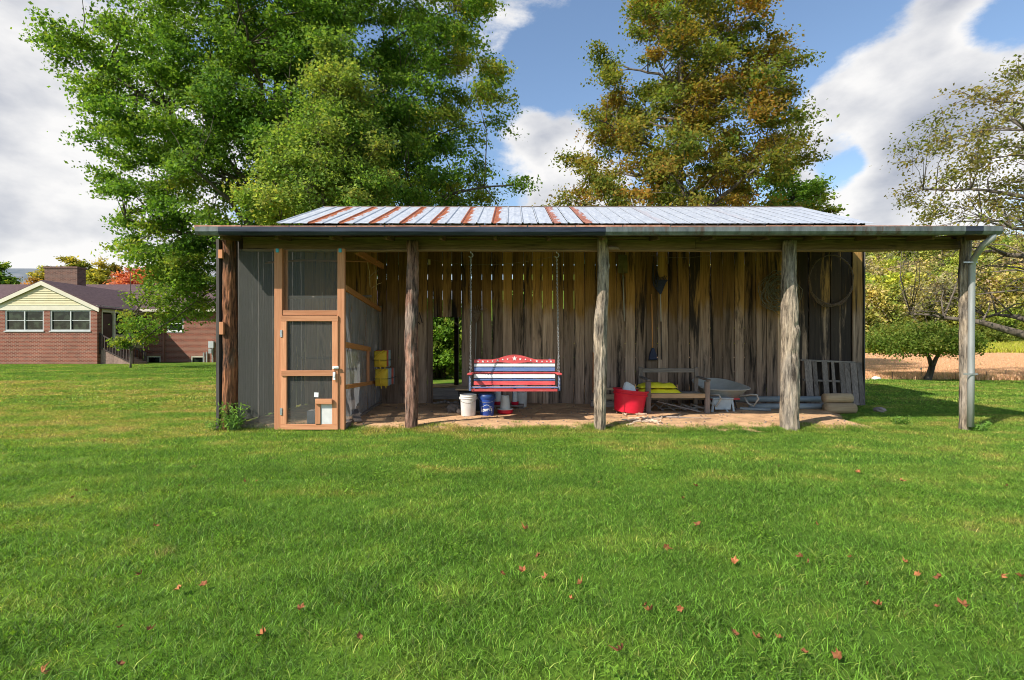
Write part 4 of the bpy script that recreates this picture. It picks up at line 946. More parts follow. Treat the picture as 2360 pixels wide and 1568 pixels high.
# red tub
tb = thing('red_tub', (2.5, 10.78, gz(2.5, 10.7)), 'large bright red plastic tub tilted in front of the grey bench', 'tub')
tilt = Matrix.Rotation(R(6), 3, 'Y'); zt = gz(2.5, 10.78) + .03
obj('body', MB().lathe([(.27, 0), (.30, .015), (.335, .36), (.355, .365), (.36, .39), (.345, .395), (.35, .44), (.375, .445), (.375, .475), (.345, .475), (.33, .40), (.28, .03)], (2.45, 10.78, zt), 44, tilt), MAT['red_plastic'], tb, smooth=True).modifiers.new('e', 'EDGE_SPLIT').split_angle = R(38)
m = MB(); zt2 = zt + .34
m.add([(2.30, 10.72, zt2), (2.62, 10.70, zt2), (2.58, 10.75, zt2 + .20), (2.42, 10.78, zt2 + .31), (2.36, 10.82, zt2 + .27), (2.30, 10.86, zt2), (2.62, 10.9, zt2), (2.55, 10.88, zt2 + .24)], [(0, 1, 2, 3), (0, 3, 4, 5), (1, 6, 7, 2), (3, 2, 7, 4), (5, 4, 7, 6)])
tag(obj('feed_sack', m, MAT['white_plastic'], bev=.01), 'pale grey folded sack sticking up out of the red tub', 'sack')
# bench of grey timber
bz = gz(3.5, 11.0)
bch = thing('garden_bench', (3.5, 11.1, bz), 'weathered grey wooden bench with missing back slats beside the red tub', 'bench')
for xx in (2.88, 4.13): obj('front_leg', MB().bb(xx - .05, xx + .05, 10.80, 10.87, gz(xx, 10.8) - .01, .735), MAT['old_z'], bch, bev=.006)
for xx in (2.86, 4.10): obj('back_post', MB().box((xx, 11.42, .50), (.085, .07, 1.02), (.06, 0, 0)), MAT['old_z'], bch, bev=.006)
obj('top_rail', MB().bb(2.905, 4.055, 11.37, 11.43, .895, .985), MAT['old_x'], bch, bev=.006)
obj('seat_rail', MB().bb(2.935, 4.075, 10.79, 10.83, .385, .452), MAT['tan_x'], bch, bev=.004); obj('seat_rail', MB().bb(2.91, 4.05, 11.36, 11.40, .37, .45), MAT['old_x'], bch)
for i in range(5): y = 10.79 + i * .118; obj('seat_slat', MB().bb(2.935, 4.075, y, y + .095, .456, .478), MAT['tan_x' if i < 2 else 'old_x'], bch, bev=.004)
for xx in (2.88, 4.13): obj('armrest', MB().bar((xx, 10.74, .765), (xx - .01, 11.40, .80), .085, .035), MAT['old_y'], bch, bev=.008); obj('side_rail', MB().bar((xx, 10.875, .42), (xx - .02, 11.39, .41), .03, .07), MAT['old_y'], bch)
def sack(x0, x1, y0, y1, z0, th, lab, mat='yellow'):
    m = MB(); nx_, ny_ = 14, 8
    for s_ in (0, 1):
        for j in range(ny_ + 1):
            for i in range(nx_ + 1):
                u, v = i / nx_ * 2 - 1, j / ny_ * 2 - 1; p = max(0, (1 - u ** 6)) ** .5 * max(0, (1 - v ** 4)) ** .5
                hgt = th * p * (.75 + .35 * noise.noise(Vector((u * 2 + x0, v * 2, z0 * 9)))) if s_ else th * .05
                m.v.append(Vector(((x0 + x1) / 2 + (x1 - x0) / 2 * u, (y0 + y1) / 2 + (y1 - y0) / 2 * v, z0 + hgt + (.012 if s_ else 0) * (1 - p))))
    n1 = (nx_ + 1) * (ny_ + 1)
    for j in range(ny_):
        for i in range(nx_):
            q = j * (nx_ + 1) + i; m.f.append((q + n1, q + 1 + n1, q + nx_ + 2 + n1, q + nx_ + 1 + n1)); m.f.append((q, q + nx_ + 1, q + nx_ + 2, q + 1))
    for i in range(nx_): m.f.append((i, i + 1, i + 1 + n1, i + n1)); q = ny_ * (nx_ + 1) + i; m.f.append((q + 1, q, q + n1, q + 1 + n1))
    for j in range(ny_): q = j * (nx_ + 1); m.f.append((q + nx_ + 1, q, q + n1, q + nx_ + 1 + n1)); q += nx_; m.f.append((q, q + nx_ + 1, q + nx_ + 1 + n1, q + n1))
    return tag(obj('yellow_sack', m, MAT[mat], smooth=True), lab, 'sack', 'yellow sacks on the grey bench')
sack(2.70, 3.60, 10.86, 11.33, .480, .115, 'lower yellow sack lying on the bench seat'); sack(2.73, 3.52, 10.88, 11.32, .585, .13, 'upper yellow sack stacked on the other sack')
# wheelbarrow
wb = thing('wheelbarrow', (4.75, 11.7, bz), 'grey tray wheelbarrow parked behind the grey bench with looped handles', 'wheelbarrow')
def tray(s_, zoff):
    out_ = []
    for i in range(28):
        a = 2 * math.pi * i / 28; c, s2 = math.cos(a), math.sin(a); e = 3.2
        ux = math.copysign(abs(c) ** (2 / e), c); uy = math.copysign(abs(s2) ** (2 / e), s2)
        wdt = 1 - .18 * uy   # narrower toward the wheel
        out_.append(Vector((4.72 + .50 * ux * s_ * wdt - .06 * uy, 11.75 + .56 * uy * s_, .60 + zoff + .09 * uy * s_)))
    return out_
m = MB(); rings = [(tray(.58, -.27)), (tray(.62, -.255)), (tray(.97, 0)), (tray(1.05, .005)), (tray(1.05, .022)), (tray(.98, .022)), (tray(.94, -.01)), (tray(.60, -.235))]
for r_ in rings: m.v += r_
for i in range(len(rings) - 1):
    for j in range(28): m.f.append((i * 28 + j, i * 28 + (j + 1) % 28, (i + 1) * 28 + (j + 1) % 28, (i + 1) * 28 + j))
m.f.append(tuple(range(27, -1, -1))); m.f.append(tuple(range(7 * 28, 8 * 28)))
obj('tray', m, MAT['grey_plastic'], wb, smooth=True).modifiers.new('e', 'EDGE_SPLIT').split_angle = R(45)
for s_ in (-1, 1):
    xh = 4.72 + s_ * .40
    m = MB(); pts = [(4.66 + s_ * .08, 12.35, .26), (4.70 + s_ * .26, 11.7, .325), (xh, 11.2, .40), (xh + .01, 11.0, .44), (xh + .10, 10.92, .44), (xh + .13, 10.9, .36), (xh + .05, 10.95, .20), (xh - .02, 11.05, .24), (xh - .05, 11.15, .36)]
    obj('handle', m.tube(pts, .02, 8), MAT['grey_plastic'], wb, smooth=True)
obj('undercarriage', MB().bb(4.38, 5.06, 11.35, 11.42, .285, .325).bb(4.42, 5.0, 11.75, 11.82, .29, .325), MAT['bench_red'], wb, bev=.01)
for s_ in (-1, 1): obj('leg', MB().tube([(4.72 + s_ * .25, 11.45, .30), (4.72 + s_ * .30, 11.42, .04), (4.72 + s_ * .30, 11.55, .04), (4.72 + s_ * .22, 11.8, .30)], .015, 8), MAT['iron'], wb)
wh = obj('wheel', MB().lathe([(.10, -.03), (.17, -.04), (.19, 0), (.17, .04), (.10, .03)], (4.66, 12.33, .21), 24, Matrix.Rotation(R(90), 3, 'Y')), MAT['black_plastic'], wb, smooth=True)
# step stool
st = thing('step_stool', (4.2, 11.0, bz), 'pale blue grey step stool in front of the wheelbarrow', 'stool')
y0 = 11.02; z0 = gz(4.2, 11)
obj('apron', MB().prism([(Xx(1648, y0), Z(944, y0)), (Xx(1683, y0), Z(944, y0)), (Xx(1687, y0), Z(921, y0)), (Xx(1644, y0), Z(921, y0))], y0 - .01, y0 + .012), MAT['stool'], st)
obj('stool_top', MB().bb(Xx(1642, y0), Xx(1690, y0), y0 - .03, y0 + .30, Z(920.5, y0), Z(917.5, y0)), MAT['stool'], st, bev=.005)
for (a, b) in ((1645, 1640), (1687, 1690)):
    for dy in (0, .26): obj('leg', MB().bar((Xx(a, y0), y0 + dy, Z(921, y0)), (Xx(b, y0), y0 + dy + (-.03 if dy == 0 else .03), z0), .035, .03), MAT['stool'], st)
obj('middle_leg', MB().bar((Xx(1670, y0), y0 - .015, Z(940, y0)), (Xx(1677, y0), y0 - .05, z0), .03, .02), MAT['stool'], st)
# long pipes, short logs, loose planks
def pipe(x0, x1, y, z, r, lab, y1=None, z1=None):
    m = MB(); a = Vector((x0, y, z)); b = Vector((x1, y if y1 is None else y1, z if z1 is None else z1)); d = (b - a).normalized()
    q = Vector((0, 0, 1)).rotation_difference(d).to_matrix(); ln = (b - a).length
    m.lathe([(r, 0), (r, ln), (r * .86, ln), (r * .86, ln - .3)], a, 20, q, True, True); m.lathe([(r * 1.09, ln * .48), (r * 1.09, ln * .53)], a, 20, q, False, False)
    return tag(obj('grey_pipe', m, MAT['pipe'], smooth=True), lab, 'pipe', 'long pipes lying along the wall')
sg = lambda x, y: gz(x, y)
pipe(5.17, 7.25, 11.95, sg(6, 11.95) + .155, .066, 'upper grey pipe lying at the back along the plank wall')
pipe(5.30, 7.10, 11.42, sg(6, 11.4) + .062, .064, 'lower grey pipe lying in front on the soil')
pipe(4.95, 5.55, 11.12, sg(5.2, 11.1) + .035, .030, 'short thin pipe lying crosswise at the left end of the long pipes', y1=10.98, z1=sg(5.5, 11) + .032)
def log(x0, x1, y, z, r, lab):
    m = MB(); n = 22; sd = random.random() * 9
    for i in range(9):
        xx = x0 + (x1 - x0) * i / 8; k = .95 if i in (0, 8) else 1
        for j in range(n): a = 2 * math.pi * j / n; rr = r * k * (1 + .05 * noise.noise(Vector((math.cos(a) + sd, math.sin(a), xx * 2)))); m.v.append(Vector((xx, y + rr * math.cos(a), z + rr * math.sin(a))))
    for i in range(8):
        for j in range(n): m.f.append((i * n + j, (i + 1) * n + j, (i + 1) * n + (j + 1) % n, i * n + (j + 1) % n))
    m.f.append(tuple(range(n))); m.f.append(tuple(8 * n + j for j in range(n - 1, -1, -1)))
    return tag(obj('short_log', m, MAT['tan_x'], smooth=True), lab, 'log', 'short tan logs at the pipe ends')
zl = sg(7.3, 11.3); log(6.86, 7.50, 11.22, zl + .115, .118, 'lower of two stacked tan logs, resting on the soil'); log(6.92, 7.52, 11.36, zl + .325, .108, 'upper of two stacked tan logs, in front of the pallet')
def loose(p, q, w, h, lab, mat='old_x', name='loose_plank', grp='loose planks on the shed floor'): return tag(obj(name, MB().bar(p, q, w, h), MAT[mat], bev=.004), lab, 'plank', grp)
loose((1.98, 12.1, .28), (4.9, 12.15, .27), .10, .12, 'long tan timber lying along the wall behind the bench', 'tan_x')
loose((1.95, 12.2, .47), (3.2, 12.25, .44), .16, .05, 'upper plank of the pile by the grey post, behind the red tub', 'tan_x')
loose((1.80, 11.75, .17), (2.9, 11.7, .13), .16, .13, 'grey timber end lying left of the red tub', 'old_x')
loose((3.1, 11.0, .30), (4.0, 10.9, .09), .13, .025, 'grey board slanting on the ground under the bench', 'old_x')
loose((3.35, 11.4, .10), (4.25, 11.25, .14), .18, .03, 'flat board lying under the bench seat', 'old_x')
loose((2.95, 11.7, .36), (4.5, 11.8, .30), .20, .03, 'brown board propped under the bench at the back', 'beam_edge')
loose((4.9, 11.25, .10), (5.5, 11.15, .085), .10, .03, 'short board lying beside the thin pipe', 'old_x')
loose((1.98, 12.45, .35), (2.0, 12.5, 1.33), .05, .09, 'narrow orange brown plank standing against the wall', 'cedar', name='standing_plank')
sk = MB()
for i in range(5): sk.tube([(3.0 + i * .22, 11.2 + .1 * math.sin(i), .10), (3.15 + i * .2, 11.3, .20), (3.3 + i * .25, 11.15, .08)], .022, 6)
tag(obj('scrap_wood', sk, MAT['old_x']), 'tangle of grey scrap sticks heaped under the bench', 'scrap wood')
loose((1.27 - 4.1, 9.42, .10), (-3.28, 10.4, .42), .14, .03, 'grey board leaning along the foot of the coop side', 'old_y', name='leaning_board')
# pallet leaning on the wall
pl = thing('pallet', (7.35, 12.2, .05), 'grey slatted wooden pallet leaning on the dark boards', 'pallet')
def pp(cxp, cyp, Y): return at((2240 + cxp * .3316) * .7682, (740 + cyp * .3316) * .7682, Y)
def leanY(z): return 12.12 + .30 * (z - .05) / 1.2
for (a, b, za, zb_) in ((530, 592, 1030, 1450), (604, 640, 1036, 1452), (690, 735, 1040, 1330), (770, 800, 1042, 1400), (845, 886, 1046, 1440), (890, 936, 1052, 1475), (945, 1000, 1056, 1480), (1005, 1050, 1050, 1440)):
    x0, x1 = pp(a, 1200, 12.3).x, pp(b, 1200, 12.3).x; z1 = pp(a, za, 12.3).z; zlo = .07 + random.uniform(0, .02)
    m = MB().box(((x0 + x1) / 2, 0, 0), (x1 - x0, .018, 1)); m = MB()
    for (z, ) in ((zlo,), (z1,)):
        for (xx, dy) in ((x0, -.009), (x1, -.009), (x1, .009), (x0, .009)): m.v.append(Vector((xx * leanY(z) / 12.3 * (.5 + .5 * 12.3 / leanY(z)) + random.uniform(-.006, .006), leanY(z) + dy, z)))
    m.f = [(3, 2, 1, 0), (4, 5, 6, 7), (0, 1, 5, 4), (1, 2, 6, 5), (2, 3, 7, 6), (3, 0, 4, 7)]; obj('slat', m, MAT['old_z'], pl, bev=.003)
for z in (1.11, .64, .12): obj('stringer', MB().bar((pp(515, 1, 12.3).x, leanY(z) + .055, z + .03), (pp(1010, 1, 12.3).x, leanY(z) + .055, z - .03), .085, .045), MAT['old_x'], pl, bev=.003)
# coils of wire on the wall
m = MB(); c = at(1795, 672, 12.46)
for i in range(34):
    r = .10 + .38 * random.random(); ox, oz = random.uniform(-.13, .13) * (1 - r), random.uniform(-.2, .16) * (1.1 - r); sq = random.uniform(.45, 1.1); tl_ = random.uniform(0, 6.28); ph = random.random() * 9
    pts = []
    for k in range(18):
        a = 2 * math.pi * k / 18; rr = r * (1 + .28 * noise.noise(Vector((math.cos(a) * 1.5 + ph, math.sin(a) * 1.5, ph)))); ux, uz = rr * math.cos(a), rr * sq * math.sin(a)
        pts.append((c.x + ox + ux * math.cos(tl_) - uz * math.sin(tl_), c.y - .01 - .14 * random.random() * (1 - r) - .02 * math.sin(a + ph), c.z + oz + ux * math.sin(tl_) + uz * math.cos(tl_)))
    m.tube(pts, .007, 4, closed=True)
tag(obj('wire_tangle', m, MAT['wire']), 'big tangled coil of grey green wire hanging behind the thick post', 'wire coil')
m = MB(); c = at(1913, 645, 12.5)
for i in range(7):
    ph = random.random() * 9; pts = []
    for k in range(40):
        a = 2 * math.pi * k / 40; rr = 1 + .035 * noise.noise(Vector((math.cos(a) * 2 + ph, math.sin(a) * 2, ph))) + .02 * (random.random() - .5); pts.append((c.x + .535 * rr * math.cos(a) + .02 * random.random(), c.y - .03 * random.random() - .01, c.z + .595 * rr * math.sin(a) - .012 * i * (math.sin(a) < 0)))
    m.tube(pts, .0095, 4, closed=True)
for k in range(90):
    a = random.random() * 6.28; p = Vector((c.x + .54 * math.cos(a), c.y - .03, c.z + .595 * math.sin(a))); d = Vector((random.uniform(-1, 1), random.uniform(-1, .3), random.uniform(-1, 1))).normalized() * .03; m.tube([p - d, p + d], .003, 3)
tag(obj('wire_hoop', m, MAT['rust_wire']), 'large round hoop of rusty barbed wire on the black boards', 'wire coil')
# tools on the wall
TY = WY - .06
br_ = thing('push_broom', at(1503, 803, TY), 'broom with orange handle and navy head hanging head down', 'broom')
obj('handle', MB().tube([at(1502, 678, TY - .02), at(1504, 804, TY - .02)], .013, 8), MAT['orange_handle'], br_, smooth=True)
m = MB(); a0 = at(1504, 802, TY); a1 = at(1504, 829, TY)
m.prism([(a1.x - .10, a1.z), (a1.x + .10, a1.z), (a1.x + .085, a1.z + .13), (a0.x + .022, a0.z), (a0.x - .022, a0.z), (a1.x - .085, a1.z + .13)], TY - .06, TY); obj('head', m, MAT['dark_blue_tool'], br_, bev=.01)
obj('bristle_band', MB().bb(a1.x - .115, a1.x + .115, TY - .065, TY + .002, a1.z - .02, a1.z - .002), MAT['black_plastic'], br_)
lr = thing('leaf_rake', at(1523, 700, TY), 'leaf rake with navy fan head up and pale handle', 'rake')
obj('handle', MB().tube([at(1522, 676, TY - .02), at(1523.5, 741, TY - .02)], .014, 8), MAT['pale_handle'], lr, smooth=True); obj('handle_grip', MB().tube([at(1523.5, 741.5, TY - .02), at(1524, 829, TY - .02)], .014, 8), MAT['black_plastic'], lr, smooth=True)
m = MB(); hb_ = at(1522, 678, TY - .02)
tips = [(1506, 612), (1512, 628), (1516, 636), (1520, 640), (1524, 640), (1528, 638), (1532, 636), (1536, 638), (1541, 644)]
for (px, py) in tips:
    p = at(px, py, TY - .03); mid = hb_.lerp(at(1515 + (px - 1523) * .8, 652, TY - .03), .8); m.tube([hb_, mid, p, p + Vector((0, -.03, .01))], [.016, .013, .007, .006], 5)
e0 = [at(1508, 648, TY - .02), at(1516, 645, TY - .02), at(1524, 645, TY - .02), at(1533, 645, TY - .02), at(1539, 645, TY - .02)]
m.prism([(at(1509, 645, TY).x, at(1509, 645, TY).z), (hb_.x - .02, hb_.z), (hb_.x + .02, hb_.z), (at(1537, 645, TY).x, at(1537, 645, TY).z)], TY - .035, TY - .012)
obj('fan_head', m, MAT['dark_blue_tool'], lr)
gf = thing('garden_fork', at(1508, 640, TY), 'black two pronged fork head hanging from a nail left of the leaf rake', 'fork')
m = MB(); m.tube([at(1507, 587, TY), at(1504, 620, TY), at(1505, 646, TY - .02), at(1512, 662, TY - .03)], [.008, .016, .022, .018], 6); m.tube([at(1510, 594, TY), at(1513, 618, TY), at(1517, 640, TY - .02), at(1514, 662, TY - .03)], [.008, .014, .018, .018], 6)
obj('prongs', m, MAT['iron'], gf)
sh = thing('square_shovel', at(1437, 650, TY), 'olive square shovel hanging blade up beside the grey post', 'shovel')
m = MB(); b0 = at(1423, 630, TY); b1 = at(1446, 588, TY); m.prism([(b0.x, b0.z), (b1.x, b0.z), (b1.x - .01, b1.z), (b0.x + .01, b1.z)], TY - .03, TY - .024); m.tube([at(1434.5, 618, TY - .02), at(1435.5, 634, TY - .02)], .02, 8); obj('blade', m, MAT['olive_metal'], sh)
obj('handle', MB().tube([at(1435.5, 633, TY - .02), at(1439, 741, TY - .01)], .015, 8), MAT['pale_handle'], sh, smooth=True)
wr = thing('wire_rake', at(1097, 760, TY), 'dark rusty fan rake hanging head up left of the swing chain', 'rake')
obj('handle', MB().tube([at(1097.5, 744, TY - .02), at(1096, 828, TY - .01)], .011, 8), MAT['pale_handle'], wr, smooth=True)
m = MB(); hb_ = at(1097.5, 744, TY - .02)
for k in range(9):
    px = 1080 + k * 5.2; p = at(px, 703 + abs(k - 4) * 2.2, TY - .03); m.tube([hb_, at(1097.5 + (px - 1100) * .5, 722, TY - .03), p, p + Vector((0, -.04, -.01))], .006, 4)
m.tube([at(1086, 718, TY - .03), at(1111, 718, TY - .03)], .006, 4); m.prism([(at(1090, 716, TY).x, at(1090, 716, TY).z), (hb_.x - .012, hb_.z), (hb_.x + .012, hb_.z), (at(1107, 716, TY).x, at(1107, 716, TY).z)], TY - .03, TY - .024)
obj('fan_head', m, MAT['rust_wire'], wr)
hk = thing('hinge_strap', at(970, 730, TY), 'rusty strap hinge hanging on the planks beside the reddish post', 'hinge')
obj('strap_pair', MB().bar(at(964, 742, TY), at(968, 748, TY), .05, .02).bar(at(967, 722, TY), at(973, 745, TY), .03, .02).bar(at(966, 720, TY - .02), at(970, 732, TY - .02), .015, .015), MAT['iron'], hk)
v = at(990, 604, TY); tag(obj('paper_tag', MB().bb(v.x - .035, v.x + .02, TY - .006, TY + .005, v.z - .065, v.z + .06), MAT['cream_card']), 'small cream tag nailed high on the planks', 'tag')
m = MB(); a, b = at(964, 592, 11.2), at(1284, 590, 9.4)
m.tube([a + (b - a) * t - Vector((0, 0, .17 * 4 * t * (1 - t))) for t in np.linspace(0, 1, 17)], .002, 4); tag(obj('line_cord', m, MAT['wire']), 'thin cord sagging from the post to the swing hook', 'cord')
m = MB(); a, b = at(1500, 589, 12.4), at(1640, 588, 12.4)
m.tube([a + (b - a) * t - Vector((0, 0, .06 * 4 * t * (1 - t))) for t in np.linspace(0, 1, 9)], .003, 4); tag(obj('line_cord', m, MAT['wire']), 'short cord looped along the wall top above the broom', 'cord')
m = MB().lathe([(.16, 0), (.15, .03), (.09, .06), (.03, .075)], at(1408, 577, 9.2), 12); tag(obj('mud_nest', m, MAT['stone']), 'grey mud nest on the beam beside the knobbly grey post', 'nest')
# rope heaps and a stick on the soil
def rope_heap(px0, px1, py0, py1, n, lab, seed):
    rnd = random.Random(seed); m = MB()
    for i in range(n):
        x0 = rnd.uniform(px0, px1); y0 = rnd.uniform(py0, py1); Y = ground_y(y0); X = (x0 - 1180) * Y / F; a = rnd.random() * 6.28; pts = []
        for k in range(6):
            pts.append((X, Y, gz(X, Y) + .012 + .03 * rnd.random())); a += rnd.uniform(-1.1, 1.1); X += .075 * math.cos(a); Y += .06 * math.sin(a)
        m.tube(pts, .0115, 5)
    return tag(obj('rope_heap', m, MAT['rope']), lab, 'rope', 'pale rope heaps by the grey post')
rope_heap(1420, 1500, 952, 966, 24, 'frayed pale rope heaped in front of the red tub', 3); rope_heap(1475, 1510, 974, 986, 16, 'second smaller heap of pale rope at the grass edge', 4)
m = MB(); pts = [(2.95, 10.1, .09), (3.2, 9.95, .10), (3.5, 9.98, .08), (3.85, 9.9, .09)]; m.tube(pts, [.022, .018, .013, .008], 6); m.tube([pts[1], (3.35, 10.15, .12)], [.014, .006], 5); tag(obj('fallen_stick', m, MAT['old_x']), 'crooked bare stick lying on the soil before the bench', 'stick')

# ------------------------------------------------------------------ brick house on the left
HY = 32.0; RY = 36.0
hx = lambda px, Y=HY: (px - 1180) * Y / F
hz = lambda py, Y=HY: H + (HZ - py) * Y / F
house = thing('brick_house', (-29, HY, .3), 'low brick house with cream gable and plum shingle roof across the lawn', 'house')
GX0, GX1 = hx(-25), hx(224); AX = (GX0 + GX1) / 2; EZ = hz(708)
wall_z0 = .22
# front gable wall built round its window openings
WZ0, WZ1 = hz(765.5), hz(715.4)
wins = [(hx(11.4), hx(100.5)), (hx(115.5), hx(208.5))]
def bx(name, x0, x1, y0, y1, z0, z1, mat, par=house, bev=0): return obj(name, MB().bb(x0, x1, y0, y1, z0, z1), mat, par, bev=bev)
bx('wall', GX0, GX1, HY, HY + .2, wall_z0, WZ0, MAT['brick']); 
xs_ = [GX0] + [v for w_ in wins for v in w_] + [GX1]
for i in range(0, len(xs_), 2): bx('wall', xs_[i], xs_[i + 1], HY, HY + .2, WZ0 + .002, WZ1, MAT['brick'])
bx('frieze_board', GX0 - .02, GX1 + .02, HY - .03, HY + .18, WZ1 + .003, EZ + .12, MAT['white_trim'])
apex = hz(655)
nb = 9; 
for i in range(nb):
    z0 = EZ + .12 + (apex - EZ - .12) * i / nb; z1 = EZ + .12 + (apex - EZ - .12) * (i + 1) / nb
    f0, f1 = 1 - (z0 - EZ) / (apex - EZ), max(.0, 1 - (z1 - EZ) / (apex - EZ)); hwid = (GX1 - GX0) / 2 + .1
    m = MB(); y0, y1 = HY - .05, HY - .012
    m.add([(AX - hwid * f0, y0, z0), (AX + hwid * f0, y0, z0), (AX + hwid * f1, y1, z1 + .01), (AX - hwid * f1, y1, z1 + .01), (AX - hwid * f0, HY + .1, z0), (AX + hwid * f0, HY + .1, z0), (AX + hwid * f1, HY + .1, z1), (AX - hwid * f1, HY + .1, z1)], [(0, 1, 2, 3), (4, 7, 6, 5), (0, 4, 5, 1), (3, 2, 6, 7), (0, 3, 7, 4), (1, 5, 6, 2)])
    obj('siding_board', m, MAT['siding'], house)
# roof over the gable, rakes
def slab(name, pts, th, mat):
    up = Vector((0, 0, th)); m = MB(); m.add([Vector(p) for p in pts] + [Vector(p) + up for p in pts], [(3, 2, 1, 0), (4, 5, 6, 7), (0, 1, 5, 4), (1, 2, 6, 5), (2, 3, 7, 6), (3, 0, 4, 7)]); return obj(name, m, mat, house)
ez, ax_z, ov = EZ - .10, apex + .16, .36
ex0, ex1 = GX0 - ov, GX1 + ov * .6
slab('roof', [(AX, HY - .12, ax_z), (ex1, HY - .12, ez), (ex1, 40, ez), (AX, 40, ax_z)], .09, MAT['shingle']); slab('roof', [(ex0, HY - .12, ez), (AX, HY - .12, ax_z), (AX, 40, ax_z), (ex0, 40, ez)], .09, MAT['shingle'])
for s_, e_ in ((-1, ex0), (1, ex1)):
    obj('rake_board', MB().bar((AX, HY - .32, ax_z - .07), (e_, HY - .32, ez - .07), .04, .24, (0, -1, 0)) if False else MB().prism([(AX, ax_z + .02), (e_, ez + .02), (e_, ez - .22), (AX, ax_z - .24)], HY - .16, HY - .122), MAT['white_trim'], house)
# main roof and walls
slab('roof', [(-50, RY - .4, 3.98), (-8, RY - .4, 3.98), (-8, 40.5, 6.22), (-50, 40.5, 6.22)], .09, MAT['shingle']); slab('roof', [(-50, 40.5, 6.22), (-8, 40.5, 6.22), (-8, 45.4, 3.98), (-50, 45.4, 3.98)], .09, MAT['shingle'])
r_open = [(338.6, 370, 826, 845), (440, 471.5, 826, 845), (385, 422.6, 728, 766.6)]
wx0, wx1 = hx(331, RY), -8.2; lowz = hz(821, RY)
sx = [wx0, hx(338.6, RY), hx(370, RY), hx(440, RY), hx(471.5, RY), wx1]
for i in range(0, 6, 2): bx('wall', sx[i], sx[i + 1], RY, RY + .2, wall_z0 - .1, lowz, MAT['brick'])
z0w, z1w = hz(766.6, RY), hz(728, RY)
bx('wall', wx0, wx1, RY, RY + .2, lowz + .002, z0w, MAT['brick']); bx('wall', wx0, hx(385, RY), RY, RY + .2, z0w + .002, 3.98, MAT['brick']); bx('wall', hx(422.6, RY), wx1, RY, RY + .2, z0w + .002, 3.98, MAT['brick']); bx('wall', hx(385, RY), hx(422.6, RY), RY, RY + .2, z1w, 3.98, MAT['brick'])
bx('fascia', wx0, -8, RY - .44, RY - .40, 3.84, 4.02, MAT['white_trim'])
bx('wall', -50, GX0 - .02, RY, RY + .2, .2, 3.98, MAT['brick']); bx('wall', -8.4, -8.2, RY + .2, 45, .2, 4.0, MAT['brick'])
def window(x0, x1, z0, z1, Y, fm, cols, rows=2, fr=.07):
    w_ = bx('window', x0, x1, Y + .10, Y + .11, z0, z1, MAT['glass'])
    f = MB(); f.bb(x0, x1, Y + .02, Y + .098, z0, z0 + fr).bb(x0, x1, Y + .02, Y + .098, z1 - fr, z1)
    for i in range(cols + 1):
        xx = x0 + (x1 - x0 - fr) * i / cols; f.bb(xx, xx + fr, Y + .022, Y + .098, z0 + fr + .001, z1 - fr - .001)
    obj('frame', f, fm, w_)
    f = MB()
    for j in range(1, rows): zz = z0 + (z1 - z0) * j / rows; f.bb(x0 + fr + .001, x1 - fr - .001, Y + .05, Y + .09, zz - .02, zz + .02)
    obj('meeting_rail', f, fm, w_); bx('sill', x0 - .04, x1 + .04, Y - .05, Y + .1, z0 - .07, z0 - .003, fm, w_); return w_
for a, b in wins: window(a, b, WZ0 + .08, WZ1, HY, MAT['win_frame'], 2)
window(hx(385, RY), hx(422.6, RY), z0w + .08, z1w, RY, MAT['white_frame'], 1)
for a, b in ((338.6, 370), (440, 471.5)): window(hx(a, RY), hx(b, RY), .12, lowz - .01, RY, MAT['white_trim'], 1, 1, .08)
m = MB()
# plant seen in the window
# side wall with door and porch windows (faces right)
SX = GX1
def sidebox(name, y0, y1, z0, z1, mat, x0=-.18, x1=0, par=house): return bx(name, SX + x0, SX + x1, y0, y1, z0, z1, mat, par)
sidebox('wall', HY + .21, RY, wall_z0, 1.30, MAT['brick']); sidebox('wall', HY + .21, HY + .35, 1.302, 4.0, MAT['brick'])
dr = sidebox('door', HY + .42, HY + 1.30, 1.32, 3.50, MAT['brown_door'], -.14, -.06); sidebox('door_frame', HY + 1.302, HY + 1.45, 1.302, 3.6, MAT['white_trim'], -.16, .03); sidebox('door_frame', HY + .352, HY + .418, 1.302, 3.6, MAT['white_trim'], -.16, .02); sidebox('frieze_board', HY + .352, RY, 3.603, 4.0, MAT['white_trim'], -.16, .02)
for i in range(2):
    y0 = HY + 1.46 + i * 1.25; w_ = sidebox('window', y0 + .05, y0 + 1.18, 2.2, 3.55, MAT['glass'], -.12, -.09); sidebox('frame', y0 + 1.181, y0 + 1.25, 2.2, 3.6, MAT['win_frame'], -.15, .02, w_); sidebox('wall', y0, y0 + 1.25, 1.303, 2.19, MAT['siding'], -.16, 0)
# chimney
cx0, cx1 = hx(102.5, 37), hx(178, 37); bx('chimney', cx0, cx1, 37, 37.75, 4.5, hz(619, 37), MAT['brick_dark']); bx('chimney_cap', cx0 - .05, cx1 + .05, 36.95, 37.8, hz(619, 37) + .002, hz(614.5, 37), MAT['brick_dark'])
